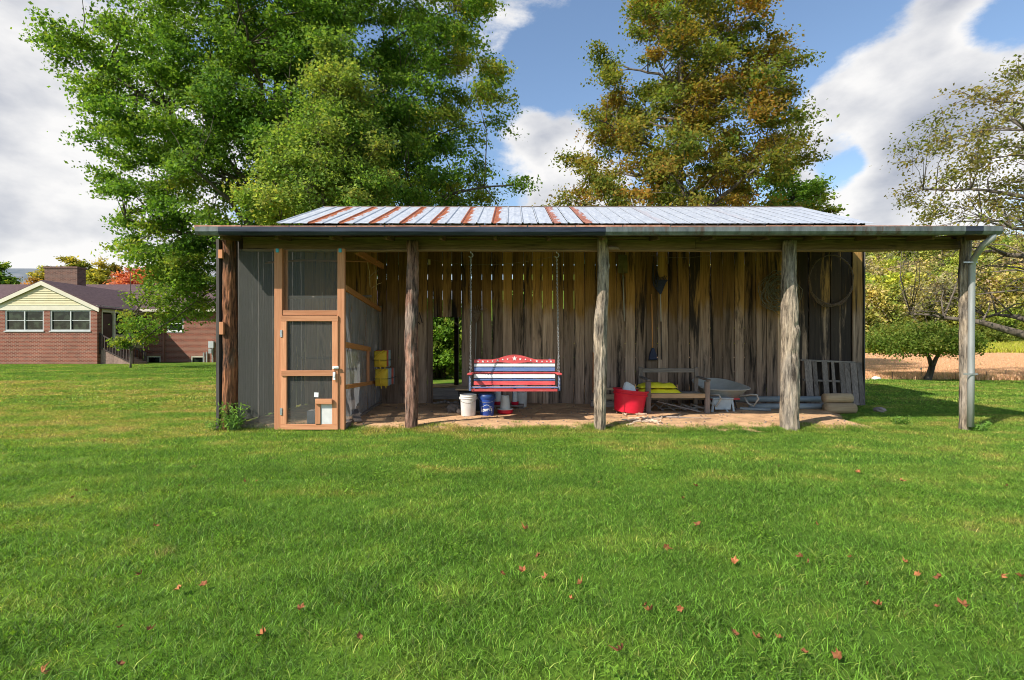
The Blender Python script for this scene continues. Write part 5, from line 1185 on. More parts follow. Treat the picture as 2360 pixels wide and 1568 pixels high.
# steps and railing down from the side door
nst = 7; lx0, lx1 = hx(222.5), hx(296); lz = hz(806)
for i in range(nst):
    a = lx0 + .05 + (lx1 - lx0) * i / nst; b = lx0 + .05 + (lx1 - lx0) * (i + 1) / nst; top_z = lz - (lz - .3) * i / nst
    bx('step', max(a, SX + .005), b - .002, HY + .25, HY + 1.6, .15, top_z, MAT['brick_step'])
def railing(Y, x0, x1, zt0, zt1, zb0, zb1, n):
    rl = obj('railing', MB().bar((x0, Y, zt0), (x1, Y, zt1), .07, .07).bar((x0, Y, zb0), (x1, Y, zb1), .06, .06), MAT['dark_rail'], house)
    for i in range(n + 1):
        f = i / n; xx = x0 + (x1 - x0) * f; r = .055 if i in (0, n) else .022; za = zb0 + (zb1 - zb0) * f - (.45 if i in (0, n) else 0); obj('baluster', MB().bb(xx - r, xx + r, Y - r, Y + r, max(.2, za), zt0 + (zt1 - zt0) * f + (.05 if i in (0, n) else -.01)), MAT['dark_rail'], rl)
railing(HY + .2, hx(223), hx(299), hz(769), hz(809), hz(800), hz(838), 12); railing(HY + 1.65, hx(245, 33.6), hx(334, 33.6), hz(773, 33.6), hz(813, 33.6), hz(800, 33.6), hz(836, 33.6), 12)
# services on the right-hand wall
mt = bx('meter_box', hx(482.5, RY), hx(494.5, RY), RY - .15, RY - .002, hz(802, RY), hz(787, RY), MAT['meter']); bx('meter_dial', hx(484, RY), hx(491, RY), RY - .2, RY - .152, hz(815, RY), hz(804, RY), MAT['meter'], mt)
for (px, py) in ((491.5, 803), (471, 813), (478, 811)): obj('service_pipe', MB().tube([(hx(px, RY), RY - .08, .25), (hx(px, RY), RY - .08, hz(py, RY))], .05, 8), MAT['meter'], house)
obj('downspout', MB().bb(hx(377, RY), hx(381, RY), RY - .1, RY - .003, .3, 3.95), MAT['brown_pipe'], house)

# ------------------------------------------------------------------ trees
def leaf_quads(P, size, rng, out=None, up=.75, droop=.5, wid=.62):
    n = len(P); nv = rng.normal(size=(n, 3)); nv[:, 2] += up
    if out is not None: nv += out * .8
    nv /= np.linalg.norm(nv, axis=1)[:, None] + 1e-9
    t = rng.normal(size=(n, 3)); t[:, 2] -= droop; t -= nv * (t * nv).sum(1)[:, None]; t /= np.linalg.norm(t, axis=1)[:, None] + 1e-9
    b = np.cross(nv, t); L = (size * (.5 + .95 * rng.random(n)))[:, None]; W = L * wid
    V = np.stack([P + t * L * .5, P + b * W * .5 - nv * L * .10 + t * L * .05, P - t * L * .5, P - b * W * .5 - nv * L * .10 + t * L * .05], 1)
    return V.reshape(-1, 3), np.arange(n * 4).reshape(n, 4)
def pal(palette, base, rng, n, jit=.22):
    """pick a leaf colour near a clump's own place on the palette"""
    k = np.clip(base + rng.normal(size=n) * .13, 0, .9999) * (len(palette) - 1); i = k.astype(int); f = (k - i)[:, None]; p = np.array(palette)
    return (p[i] * (1 - f) + p[i + 1] * f) * (1 + jit * rng.normal(size=(n, 1))).clip(.45, 1.7)
def grow(name, base, prof, nclump, nleaf, size, clump_r, palette, label, cat='tree', group=None, seed=1, depth=.85, trunk_r=.35, top=None, limbs=16, bark='bark_tree', twigs=7, flat=.45, edge=.5, colf=None, droop=.5, twig_geo=True, holes=None, limb_lift=.75, fork=.22, lsc=None):
    """prof: list of (z, xleft, xright) outline in world metres, seen from the front"""
    rng = np.random.default_rng(seed); rnd = random.Random(seed); bx_, by_, bz_ = base
    root = thing(name, base, label, cat, group)
    pz = np.array([p[0] for p in prof]); pl_ = np.array([p[1] for p in prof]); pr_ = np.array([p[2] for p in prof]); o = np.argsort(pz); pz, pl_, pr_ = pz[o], pl_[o], pr_[o]
    C = []
    zz = np.linspace(pz[0], pz[-1], 200); wgt = np.interp(zz, pz, pr_ - pl_) ** 1.6; wgt /= wgt.sum()
    tries = 0
    while len(C) < nclump and tries < nclump * 30:
        tries += 1
        z = rng.choice(zz, p=wgt); a, b = np.interp(z, pz, pl_), np.interp(z, pz, pr_); hw_ = (b - a) / 2
        ang = rng.random() * 2 * math.pi; r = rng.random() ** edge
        x = (a + b) / 2 + hw_ * r * math.cos(ang) * .96; y = by_ + hw_ * depth * r * math.sin(ang)
        if holes and any(((x - hx_) / hr) ** 2 + ((z - hz_) / hr) ** 2 < 1 for hx_, hz_, hr in holes) and rng.random() < .9: continue
        if any((x - c[0]) ** 2 + (y - c[1]) ** 2 + ((z - c[2]) * 1.3) ** 2 < (clump_r * .55) ** 2 for c in C): continue
        C.append((x, y, z))
    C = np.array(C); ztop = top or pz[-1] - .1 * (pz[-1] - bz_)
    # trunk
    m = MB(); tp = []; k = 12
    for i in range(k + 1):
        f = i / k; tp.append(Vector((bx_ + (rnd.uniform(-.2, .2) * trunk_r * 2 if i else 0), by_ + (rnd.uniform(-.2, .2) * trunk_r * 2 if i else 0), bz_ - .1 + (ztop - bz_) * f)))
    tr = [trunk_r * (1.35 if i == 0 else 1.08 if i == 1 else 1) * (1 - .93 * (i / k) ** .8) + .012 for i in range(k + 1)]; m.tube(tp, tr, 12)
    # limbs reach for far clumps; other clumps hang on the nearest limb
    lim = []; idx = [int(np.argmax(C[:, 2]))]; D = np.full(len(C), 1e9)
    for _ in range(min(limbs, len(C)) - 1):
        D = np.minimum(D, np.linalg.norm(C - C[idx[-1]], axis=1)); idx.append(int(np.argmax(D)))
    nodes = [(p, r, 0) for p, r in list(zip(tp, tr))[2:]]
    for i in idx:
        e = Vector(C[i]); hd = math.hypot(e.x - bx_, e.y - by_); zst = min(max(e.z - hd * limb_lift, bz_ + (ztop - bz_) * fork * (.7 + .5 * rnd.random())), ztop * .9 + bz_ * .1); f = (zst - bz_) / (ztop - bz_)
        s_ = Vector(tp[0]).lerp(tp[-1], f); j = min(k, max(0, int(f * k))); s_.x, s_.y = tp[j].x, tp[j].y; r0 = max(.03, tr[j] * .55)
        c1 = s_.lerp(e, .45) + Vector((0, 0, (e - s_).length * .10)); pts = []
        nseg = 9
        for q in range(nseg + 1):
            t = q / nseg; p = s_ * (1 - t) ** 2 + c1 * 2 * t * (1 - t) + e * t * t; 
            if 0 < q: p = p + Vector((rnd.uniform(-1, 1), rnd.uniform(-1, 1), rnd.uniform(-1, 1))) * (e - s_).length * .018
            pts.append(p)
        rr = [r0 * (1 - .88 * q / nseg) + .010 for q in range(nseg + 1)]; m.tube(pts, rr, 7)
        nodes += [(p, r_, 1) for p, r_ in list(zip(pts, rr))[2:]]
    NP = np.array([n_[0] for n_ in nodes]); NR = np.array([n_[1] for n_ in nodes])
    LP, LC, LO = [], [], []
    ctr = np.array([bx_, by_, bz_ + (pz[-1] - bz_) * .45])
    for ci, c in enumerate(C):
        d = np.linalg.norm(NP - c, axis=1) + np.where(NP[:, 2] > c[2] - .1, 1.2, 0); j = int(np.argmin(d)); s_ = Vector(NP[j]); e = Vector(c)
        if (e - s_).length > .15:
            mid = s_.lerp(e, .5) + Vector((rnd.uniform(-.1, .1), rnd.uniform(-.1, .1), .08)) * (e - s_).length; r0 = min(NR[j] * .7, .012 + .022 * (e - s_).length); m.tube([s_, mid, e], [r0, r0 * .6, r0 * .3], 5)
        o_ = c - ctr; o_ /= np.linalg.norm(o_) + 1e-6; cr_ = clump_r * (.7 + .55 * rng.random()); base_c = colf(c, rng) if colf else rng.random()
        nt_ = max(2, int(twigs * (.7 + .6 * rng.random()))); tone_c = .86 + .28 * rng.random()
        for q in range(nt_):
            dr_ = rng.normal(size=3) * np.array([1, 1, flat]) + o_ * .75; dr_ /= np.linalg.norm(dr_); tl_ = cr_ * (.6 + .6 * rng.random())
            if twig_geo: 
                e2 = e + Vector(dr_) * tl_ * .9; m.tube([e, e.lerp(e2, .5) + Vector((0, 0, .04 * tl_)), e2 - Vector((0, 0, .05 * tl_))], [.010, .007, .003], 3, caps=False)
            nl = max(1, int(nleaf * (lsc(c) if lsc else 1) / nt_ * (.7 + .6 * rng.random()))); t = rng.random(nl) ** .75; p = c + dr_ * (tl_ * t)[:, None] + rng.normal(size=(nl, 3)) * np.array([1, 1, .55]) * (.13 + .17 * cr_) * .8; p[:, 2] -= .12 * tl_ * t ** 2
            LP.append(p); LC.append(pal(palette, base_c, rng, nl) * tone_c); LO.append(np.repeat(o_[None], nl, 0))
    obj('trunk', m, MAT[bark], root, smooth=True)
    P = np.concatenate(LP); V, Q = leaf_quads(P, size, rng, np.concatenate(LO), droop=droop)
    np_mesh('crown', V, Q, MAT['leaf'], root, np.repeat(np.concatenate(LC), 4, 0))
    return root
def outline(rows, Y): return [(H + (HZ - py) * Y / F, (a - 1180) * Y / F, (b - 1180) * Y / F) for py, a, b in rows]
GREEN = [(.065, .145, .022), (.10, .205, .028), (.15, .265, .036), (.22, .31, .046), (.36, .34, .055)]
PALE = [(.12, .23, .035), (.19, .30, .055), (.27, .35, .08), (.32, .32, .065), (.42, .31, .07)]
OAK = [(.11, .17, .028), (.18, .21, .034), (.27, .215, .036), (.28, .15, .028), (.36, .14, .03)]
SPARSE = [(.11, .15, .03), (.18, .20, .04), (.24, .21, .05), (.28, .18, .05)]
def maple_tone(c, rng):
    # autumn tips: a little yellow low on the left and out on the right
    t = .18 + .42 * rng.random() + (.38 if (-4 < c[0] < 0 and c[2] > 9 and rng.random() < .55) else 0) + (.25 if (c[0] < -11 and c[2] < 11 and rng.random() < .3) else 0); return min(t, .95)
MY = 28.0
grow('maple_tree', (hx(640, MY), MY, .05), outline([(735, 400, 500), (690, 310, 620), (620, 300, 900), (550, 265, 1120), (480, 245, 1225), (420, 230, 1220), (370, 220, 1185), (310, 175, 1150), (230, 150, 1185), (150, 145, 1190), (70, 160, 1180), (0, 290, 1160), (-90, 330, 1090), (-190, 380, 960), (-260, 500, 850)], MY), 720, 500, .17, 1.25, GREEN, 'huge green maple towering over the left half of the barn roof', seed=11, trunk_r=.5, limbs=28, colf=maple_tone, depth=.45, edge=.5, holes=[(hx(404, MY), hz(752, MY), 1.0), (hx(335, MY), hz(655, MY), 1.5), (hx(140, MY), hz(330, MY), 1.0), (hx(1160, MY), hz(110, MY), 1.2), (hx(1190, MY), hz(330, MY), .9), (hx(200, MY), hz(540, MY), .6), (hx(200, MY), hz(10, MY), 2.4)])
PYY = 21.5
grow('young_maple', (hx(745, PYY), PYY, 0), outline([(520, 590, 900), (470, 570, 930), (420, 600, 900), (340, 640, 890), (270, 660, 860), (200, 690, 840), (150, 720, 800), (100, 740, 780)], PYY), 120, 420, .135, .9, PALE, 'paler yellow green tree in front of the huge maple', seed=5, trunk_r=.16, limbs=14, depth=.6, colf=lambda c, r: .1 + .55 * r.random())
OY = 24.0
grow('pin_oak', (hx(1570, OY), OY, 0), outline([(560, 1330, 1800), (470, 1285, 1850), (400, 1300, 1835), (330, 1330, 1850), (250, 1345, 1850), (180, 1365, 1810), (110, 1375, 1790), (40, 1410, 1740), (0, 1425, 1730), (-80, 1470, 1680), (-170, 1530, 1610)], OY), 320, 400, .14, .85, OAK, 'conical oak turning rust brown behind the right half of the barn roof', seed=21, trunk_r=.38, limbs=30, colf=lambda c, r: .05 + .6 * r.random(), depth=.85, edge=.5, limb_lift=.45, fork=.2)
grow('green_maple', (hx(1830, 32), 32, .1), outline([(560, 1745, 1905), (490, 1740, 1915), (440, 1750, 1895), (400, 1765, 1860), (375, 1780, 1830)], 32), 60, 200, .2, .8, GREEN, 'small bright green tree between the oak and the open sky', seed=8, trunk_r=.2, limbs=8, colf=lambda c, r: .35 + .5 * r.random())
# thin-leaved tree whose trunk stands out of frame on the right
SY = 18.0
grow('walnut_tree', (hx(2470, SY), SY, .0), outline([(720, 2130, 2800), (650, 2090, 2850), (580, 2110, 2860), (500, 2100, 2880), (440, 2140, 2880), (350, 2130, 2880), (270, 2150, 2860), (190, 2210, 2800), (130, 2330, 2720), (80, 2410, 2640)], SY), 340, 135, .11, .75, SPARSE, 'thin leaved spreading tree at the right edge, bare lower branches', seed=31, trunk_r=.34, limbs=24, bark='bark_tree', twigs=8, flat=.8, colf=lambda c, r: .2 + .5 * r.random(), limb_lift=.35, fork=.16, edge=.55, lsc=lambda c: .14 if c[2] < 5.2 else .4 if c[2] < 6.4 else 1.15)
# small spreading fruit tree at the lawn edge on the right
FYY = 22.0
t = thing('fruit_tree', (hx(2140, FYY), FYY, .02), 'low umbrella shaped fruit tree with leaning dark trunk at the lawn edge', 'tree')
m = MB(); b0 = Vector((hx(2138, FYY), FYY, -.05)); f0 = Vector((hx(2148, FYY), FYY, hz(845, FYY)))
m.tube([b0 - Vector((0, 0, .05)), b0 + Vector((0, 0, .12)), b0.lerp(f0, .5), f0], [.24, .15, .125, .12], 12)
fk = []
for (px, py, dy) in ((2131, 813, -.1), (2174, 812, .15)):
    e = Vector((hx(px, FYY), FYY + dy, hz(py, FYY))); m.tube([f0 - Vector((0, 0, .04)), f0.lerp(e, .5) + Vector((0, 0, .05)), e], [.10, .075, .06], 8); fk.append(e)
for i, (px, py, dy) in enumerate(((2090, 790, .5), (2200, 785, -.4), (2140, 772, .9), (2060, 782, -.3), (2225, 780, .2), (2150, 770, -.8), (2110, 780, -.9))):
    s0 = fk[0] if px < 2145 else fk[1]; e = Vector((hx(px, FYY), FYY + dy, hz(py, FYY))); m.tube([s0, s0.lerp(e, .5) + Vector((0, 0, .06)), e], [.055, .04, .02], 7)
obj('trunk', m, MAT['bark_tree'], t, smooth=True)
rg = np.random.default_rng(3); P = []; CC = []
for i in range(210):
    u = rg.random() * 6.283; r = rg.random() ** .5; x = hx(2120, FYY) + 2.05 * r * math.cos(u); y = FYY + 1.7 * r * math.sin(u); ztop = hz(752, FYY) - .70 * r ** 2.4; zb_ = hz(815, FYY); z = zb_ + (ztop - zb_) * rg.random() ** .55
    n = 110; P.append(np.array([x, y, z]) + rg.normal(size=(n, 3)) * np.array([.22, .22, .13])); CC.append(pal([(.11, .19, .03), (.17, .25, .045), (.24, .28, .06), (.34, .27, .07)], .1 + .6 * rg.random(), rg, n))
P = np.concatenate(P); V, Q = leaf_quads(P, .10, rg); np_mesh('crown', V, Q, MAT['leaf'], t, np.repeat(np.concatenate(CC), 4, 0))
# sapling and trees round the house
SAPY = 27.0
grow('maple_sapling', (hx(301, SAPY), SAPY, ghs(hx(301, SAPY), SAPY)), outline([(800, 290, 325), (775, 268, 345), (745, 268, 430), (715, 275, 505), (680, 305, 520), (640, 345, 520), (600, 380, 510)], SAPY), 64, 200, .14, .55, GREEN, 'slender maple before the brick steps, its leafy boughs reaching toward the barn', seed=14, trunk_r=.032, holes=[(hx(404, SAPY), hz(752, SAPY), .85)], limbs=7, colf=lambda c, r: .4 + .45 * r.random())
hb = thing('hanging_basket', (hx(289, 26.9), 26.9, hz(800, 26.9)), 'bright green hanging plant under the maple sapling', 'plant')
obj('pot', MB().lathe([(.08, 0), (.13, .10), (.14, .12), (.12, .12)], (hx(289, 26.9), 26.9, hz(801, 26.9)), 14), MAT['dark_rail'], hb); obj('wire', MB().tube([(hx(289, 26.9), 26.9, hz(796, 26.9)), (hx(289, 26.9), 26.9, hz(770, 26.9))], .008, 4), MAT['iron'], hb)
P = np.array([hx(289, 26.9), 26.9, hz(793, 26.9)]) + rg.normal(size=(420, 3)) * np.array([.15, .15, .11]); V, Q = leaf_quads(P, .09, rg); np_mesh('foliage', V, Q, MAT['leaf'], hb, np.repeat(pal([(.08, .17, .02), (.14, .24, .03)], .5, rg, 420), 4, 0))
def round_tree(name, px, topy, boty, wpx, Y, palette, label, seed, nc=45, nl=170, size=.3, cr=.9, group=None, **kw):
    x = hx(px, Y); h = wpx / 2
    rows = [(boty, px - h * .7, px + h * .7), (boty * .65 + topy * .35, px - h, px + h), (boty * .35 + topy * .65, px - h * .85, px + h * .85), (topy + 3, px - h * .35, px + h * .35)]
    return grow(name, (x, Y, ghs(x, Y)), outline(rows, Y), nc, nl, size, cr, palette, label, seed=seed, trunk_r=.2, limbs=8, twig_geo=False, group=group, **kw)
ORANGE = [(.34, .25, .05), (.46, .26, .055), (.54, .23, .05)]; YEL = [(.22, .25, .04), (.34, .33, .055), (.46, .38, .07)]; REDL = [(.46, .14, .075), (.58, .19, .11), (.62, .25, .15)]
G2 = 'trees behind the brick house'
round_tree('broadleaf_tree', -8, 612, 760, 84, 44, GREEN, 'dark green tree at the far left edge behind the house', 41, 40, 200, .28, .8, G2)
round_tree('broadleaf_tree', 72, 640, 720, 60, 60, ORANGE, 'small orange tree left of the brick chimney', 42, 30, 150, .3, .9, G2)
round_tree('broadleaf_tree', 104, 622, 720, 55, 64, YEL, 'yellow tree half hidden by the left side of the chimney', 43, 30, 150, .3, .9, G2)
round_tree('broadleaf_tree', 168, 596, 720, 96, 62, YEL, 'tall yellow green tree rising behind the chimney', 44, 60, 190, .32, 1.0, G2)
round_tree('broadleaf_tree', 232, 608, 720, 76, 60, YEL, 'yellow green tree just right of the chimney', 45, 50, 180, .3, .9, G2)
round_tree('broadleaf_tree', 276, 612, 720, 60, 66, [(.14, .15, .03), (.20, .17, .03), (.30, .2, .05)], 'olive yellow tree next to the red maple', 46, 40, 160, .32, .9, G2)
round_tree('red_maple', 335, 614, 720, 150, 54, REDL, 'red maple glowing over the house roof', 47, 75, 190, .27, .9, G2)
round_tree('broadleaf_tree', 430, 590, 720, 110, 60, GREEN, 'green tree behind the house beside the red maple', 48, 50, 180, .3, 1.0, G2)
# bush seen through the barn doorway and shrubs behind
def bush(name, x, y, w, h, palette, label, seed, n=60, nl=150, size=.11, group=None, cat='bush', d=.8):
    rg = np.random.default_rng(seed); z0 = ghs(x, y); t = thing(name, (x, y, z0), label, cat, group); P = []; CC = []; m = MB()
    for i in range(n):
        u = rg.random() * 6.283; v = rg.random(); r = (rg.random() ** .5) * (1 - .75 * v ** 2.0); c = np.array([x + w / 2 * r * math.cos(u), y + w / 2 * d * r * math.sin(u), z0 + h * (.08 + .88 * v)])
        P.append(c + rg.normal(size=(nl, 3)) * np.array([.13, .13, .10]) * w * .45); CC.append(pal(palette, rg.random() * .8, rg, nl) * (.85 + .3 * rg.random()))
        if i % 4 == 0: m.tube([(x + (c[0] - x) * .15, y + (c[1] - y) * .15, z0 - .05), (x + (c[0] - x) * .5, y + (c[1] - y) * .5, z0 + (c[2] - z0) * .55), tuple(c)], [w * .012 + .006, w * .008 + .004, .004], 5)
    obj('stem', m, MAT['bark_tree'], t); P = np.concatenate(P); P[:, 2] = np.maximum(P[:, 2], z0 + .02); V, Q = leaf_quads(P, size, rg); np_mesh('foliage', V, Q, MAT['leaf'], t, np.repeat(np.concatenate(CC), 4, 0)); return t
bush('leafy_bush', -3.3, 23.2, 4.0, 3.6, [(.12, .24, .03), (.20, .33, .05), (.36, .36, .06)], 'bright leafy bush seen through the barn doorway', 51, 110, 180, .16)
bush('leafy_bush', .6, 28.5, 4.5, 4.2, [(.06, .13, .02), (.10, .19, .03), (.2, .22, .04)], 'second leafy bush behind the barn, hidden but for slits between planks', 52, 90, 160, .16)
CED = [(.13, .19, .04), (.22, .26, .05), (.34, .32, .05)]; BLU = [(.07, .13, .07), (.11, .17, .09), (.16, .22, .10)]; G3 = 'bushes along the meadow edge'
for i, (px, top_, wpx, Y, p, lab) in enumerate(((2277, 728, 84, 70, CED, 'olive cedar bush just right of the end post'), (2232, 765, 40, 74, BLU, 'dark bush half hidden by the end post'), (2322, 752, 56, 74, BLU, 'blue green bush between the two olive cedars'), (2365, 745, 60, 70, CED, 'yellow green cedar at the right edge of the picture'), (2080, 735, 90, 74, CED, 'broad yellow green bush left behind the fruit tree'), (2030, 748, 70, 71, CED, 'golden bush beside the barn corner at the meadow'), (2160, 742, 90, 76, CED, 'olive bush right behind the fruit tree crown'))):
    x = hx(px, Y); hgt = H + (HZ - top_) * Y / F - ghs(x, Y); bush('meadow_bush', x, Y, wpx * Y / F, hgt, p, lab, 60 + i, 70, 130, .26, G3)
# wooded hillside: one mass of many crowns
def hill_crown(sd, hgt, w, bare):
    rg = np.random.default_rng(sd); P = []; CC = []; n = 46 if not bare else 22
    for i in range(n):
        u = rg.random() * 6.283; v = rg.random(); r = rg.random() ** .5 * math.sin(min(1, .25 + v) * math.pi * .82) ; c = np.array([w / 2 * r * math.cos(u), w / 2 * r * math.sin(u), hgt * (.12 + .84 * v)]); k = 62 if not bare else 26
        P.append(c + rg.normal(size=(k, 3)) * .42); CC.append(pal([(.19, .26, .06), (.33, .35, .085), (.46, .41, .13)] if not bare else [(.34, .27, .21), (.42, .34, .24), (.36, .31, .15)], rg.random(), rg, k) * (.8 + .4 * rg.random()))
    P = np.concatenate(P); V, Q = leaf_quads(P, .42, rg); C = np.repeat(np.concatenate(CC), 4, 0)
    m = MB(); m.tube([(0, 0, -.5), (0, 0, hgt * .5), (.1, 0, hgt * .85)], [.16, .1, .03], 5)
    for i in range(7): a = rg.random() * 6.28; z = hgt * (.3 + .4 * rg.random()); m.tube([(0, 0, z), (w * .22 * math.cos(a), w * .22 * math.sin(a), z + hgt * .2), (w * .4 * math.cos(a), w * .4 * math.sin(a), z + hgt * .3)], [.06, .04, .015], 4)
    tv = np.array([list(v) for v in m.v]); tq = np.array([f for f in m.f if len(f) == 4]); n0 = len(V)
    o = np_mesh('hillside_crown', np.concatenate([V, tv]), np.concatenate([Q, tq + n0]), MAT['hill_leaf'], None, np.concatenate([C, np.tile([[.13, .11, .095]], (len(tv), 1))])); COL.objects.unlink(o); return o
kinds = [hill_crown(200 + i, h_, w_, b_) for i, (h_, w_, b_) in enumerate(((7.5, 5.5, 0), (9, 6, 0), (6, 5, 0), (8, 6, 1), (9, 6, 1), (7, 4.5, 0), (5, 5, 0), (8, 5.5, 1)))]
pts = []
rg = np.random.default_rng(77)
while len(pts) < 1500:
    y = 74 + 92 * rg.random(); x = rg.uniform(.35, 1.25) * y + rg.uniform(-6, 8)
    pts.append((x, y, ghs(x, y)))
scatter('hillside_woods', pts, .75 + .55 * rg.random(len(pts)), kinds, 'autumn woods covering the hill beyond the field')
def clover(sd):
    rg = np.random.default_rng(sd); n = 70; P = rg.normal(size=(n, 3)) * np.array([.085, .085, .007]); P[:, 2] += .036; V, Q = leaf_quads(P, .013 + .004 * (sd % 3), rg, None, 2.5, 0, .8)
    o = np_mesh('clover_patch', V, Q, MAT['leaf'], None, np.repeat(pal([(.12, .24, .025), (.17, .31, .035), (.22, .35, .05)], rg.random(), rg, n), 4, 0)); COL.objects.unlink(o); return o
rg = np.random.default_rng(91); yy = 1.6 + 7.2 * rg.random(420) ** .8; xx = (rg.random(420) * 2 - 1) * (yy * 1.1 + .6); keep = np.array([noise.noise(Vector((a * .6, b * .6, 4))) > .12 for a, b in zip(xx, yy)]); P = np.stack([xx, yy], 1)[keep]
scatter('lawn_weeds', np.column_stack([P, gh(P[:, 0], P[:, 1])]), .6 + .9 * rg.random(len(P)), [clover(300 + i) for i in range(5)], 'clover and small broad leaved weeds growing through the lawn')
m = MB(); rp = random.Random(12)
for i in range(520):
    x = rp.uniform(-2.9, 6.3); y = 9.1 + 3.3 * rp.random() ** 1.3; r = rp.choice((.006, .009, .012, .02)); z = soil_z(x, y); m.lathe([(r * .6, -.002), (r, r * .3), (r * .5, r * .9)], (x, y, z), 5)
tag(obj('pebbles', m, MAT['stone']), 'pebbles and crumbs scattered over the bare soil', kind='stuff')
m = MB()
for i in range(420):
    x = rp.uniform(-2.9, 6.4); y = 9.05 + 3.3 * rp.random() ** 1.2; a = rp.random() * 6.28; l = rp.uniform(.03, .13); z = soil_z(x, y) + .006; m.tube([(x, y, z), (x + l * .5 * math.cos(a), y + l * .5 * math.sin(a), z + rp.uniform(0, .012)), (x + l * math.cos(a + .3), y + l * math.sin(a + .3), z)], rp.choice((.0025, .004)), 3, caps=False)
tag(obj('straw_litter', m, MAT['straw']), 'straw and twig litter scattered over the bare soil', kind='stuff')
# ------------------------------------------------------------------ weeds, field-edge markers, fallen leaves
def weed(x, y, hgt, n, label, seed, grp=None):
    rg = np.random.default_rng(seed); z0 = gz(x, y); t = thing('weed', (x, y, z0), label, 'weed', grp); m = MB(); P = []
    for i in range(n):
        a = rg.random() * 6.283; l = hgt * (.5 + .5 * rg.random()); q = Vector((x + rg.normal() * .05, y + rg.normal() * .04, z0 - .02)); e = q + Vector((math.cos(a) * l * .35, math.sin(a) * l * .25, l)); mid = q.lerp(e, .5) + Vector((0, 0, .06 * l)); m.tube([q, mid, e], [.005, .004, .002], 4)
        for k in range(16): f = rg.random() ** .7; P.append(np.array(q.lerp(e, f)) + rg.normal(size=3) * .03)
    obj('stem', m, MAT['weed_stem'], t); V, Q = leaf_quads(np.array(P), .07, rg, droop=-.3, wid=.3); np_mesh('foliage', V, Q, MAT['leaf'], t, np.repeat(pal([(.15, .29, .05), (.25, .42, .09)], .5, rg, len(P)), 4, 0)); return t
weed(hx(538, 8.92), 8.92, .55, 26, 'tall green weed growing at the foot of the reddish corner post', 1); weed(hx(505, 8.95), 8.95, .34, 7, 'thin green weed at the outer barn corner', 2)
weed(7.3, 9.6, .20, 14, 'low weed patch growing where the soil meets the lawn on the right', 3); weed(hx(2252, 9.0), 8.95, .2, 12, 'grass tuft at the foot of the downspout', 4)
for i, (px, py, hgt, lab, mt) in enumerate(((2057, 873, .34, 'rusty field stake nearest the barn corner', 'rust_wire'), (2123, 874, .45, 'field stake with white cap left of the fruit tree', 'rust_wire'), (2203, 875, .36, 'rusty field stake hidden close to the end post', 'rust_wire'), (2318, 876, .40, 'rusty field stake second from the right edge', 'rust_wire'), (2274, 876, .36, 'rusty field stake just right of the end post', 'rust_wire'))):
    Y = 22.3; x = hx(px, Y); z0 = ghs(x, Y); s_ = thing('field_stake', (x, Y, z0), lab, 'stake', 'stakes along the field edge'); obj('rod', MB().tube([(x, Y, z0 - .05), (x, Y, z0 + hgt)], .013, 6), MAT[mt], s_)
    if i == 1: obj('cap', MB().lathe([(.03, 0), (.035, .05), (.01, .07)], (x, Y, z0 + hgt - .01), 8), MAT['white_frame'], s_)
rock(hx(2020, 22.2), 22.2, .16, 'white stone at the field edge beside the barn corner', .6, 'bench_white')
def leaf_shape(seed):
    rnd = random.Random(seed); n = 15; m = MB(); m.v.append(Vector((0, 0, .012)))
    for i in range(n):
        a = 2 * math.pi * i / n; r = (.5 if i % 3 == 0 else .38) * (.8 + .4 * rnd.random()) * (1.2 if i == 0 else 1); m.v.append(Vector((r * math.cos(a), r * .8 * math.sin(a), .7 * r * r * (1 + 1.8 * rnd.random()) - .1 * math.cos(a) ** 2 * rnd.random())))
    m.f = [(0, 1 + i, 1 + (i + 1) % n) for i in range(n)]; return m
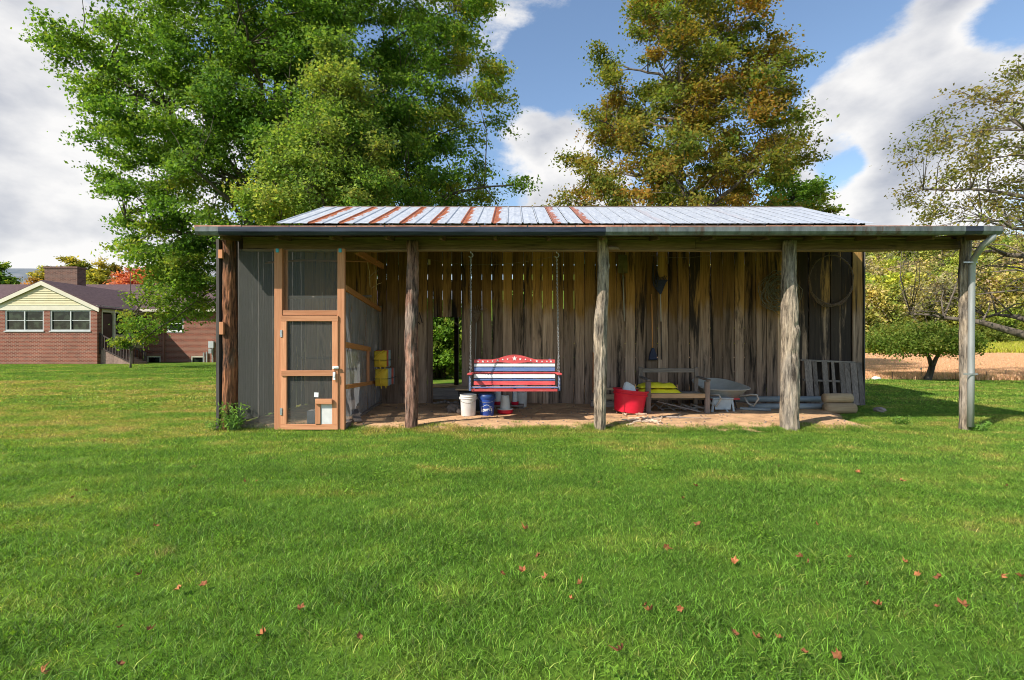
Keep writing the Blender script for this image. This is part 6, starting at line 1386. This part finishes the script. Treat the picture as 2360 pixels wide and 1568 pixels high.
protos = [obj('fallen_leaf', leaf_shape(s_), MAT['leaf_brown']) for s_ in (1, 2, 3)]
spots = [((1400 + a * .7085) * .7682, (1200 + b * .7085) * .7682) for a, b in ((110, 217), (1660, 315), (970, 365), (915, 418), (250, 553), (1480, 525), (980, 540), (845, 637), (1135, 700), (1625, 672), (1855, 690), (150, 762), (335, 778), (480, 802), (440, 872), (760, 900), (768, 928), (905, 915), (1910, 745), (2265, 745), (2345, 748), (2000, 757), (1700, 793), (2100, 875), (1990, 890), (1740, 890), (1130, 1020), (1230, 1048), (1325, 1038), (1575, 1118), (1430, 1105), (655, 1095), (560, 348), (2290, 375), (1840, 357), (1415, 680), (1450, 700), (240, 745), (305, 680))]
spots += [((0 + a * .4464) * .7682, (1000 + b * .4464) * .7682) for a, b in ((1045, 1297), (1640, 1018), (490, 1110), (585, 1065), (695, 725), (1210, 1040), (1725, 1015))] + [((a * .4661) * .7682, (1700 + b * .4661) * .7682) for a, b in ((910, 45), (1310, 115), (1155, 145), (960, 390), (1935, 290), (2310, 490), (265, 660), (765, 635), (770, 385), (1690, 440))]
rl = random.Random(5)
for i, (px, py) in enumerate(spots):
    Y = ground_y(py) * .985; X = (px - 1180) * Y / F; src = protos[i % 3]
    o = src if i < 3 else src.copy()
    if i >= 3: COL.objects.link(o)
    s_ = rl.uniform(.036, .066); o.location = (X, Y, ghs(X, Y) + rl.uniform(.028, .042)); o.rotation_euler = (rl.uniform(-.9, .9) + .3, rl.uniform(-.8, .8), rl.uniform(0, 6.28)); o.scale = (s_, s_, s_)
    row = 'close to the barn' if py < 1130 else 'a little nearer than mid lawn' if py < 1290 else 'on the near lawn' if py < 1420 else 'almost at the bottom edge'
    lm = 'the house' if px < 400 else 'the coop' if px < 880 else 'the porch swing' if px < 1320 else 'the red tub' if px < 1560 else 'the wheelbarrow' if px < 1780 else 'the thick post' if px < 2000 else 'the end post'
    tag(o, 'curled rust brown leaf ' + row + ' in front of ' + lm, 'fallen leaf', 'fallen leaves on the lawn')
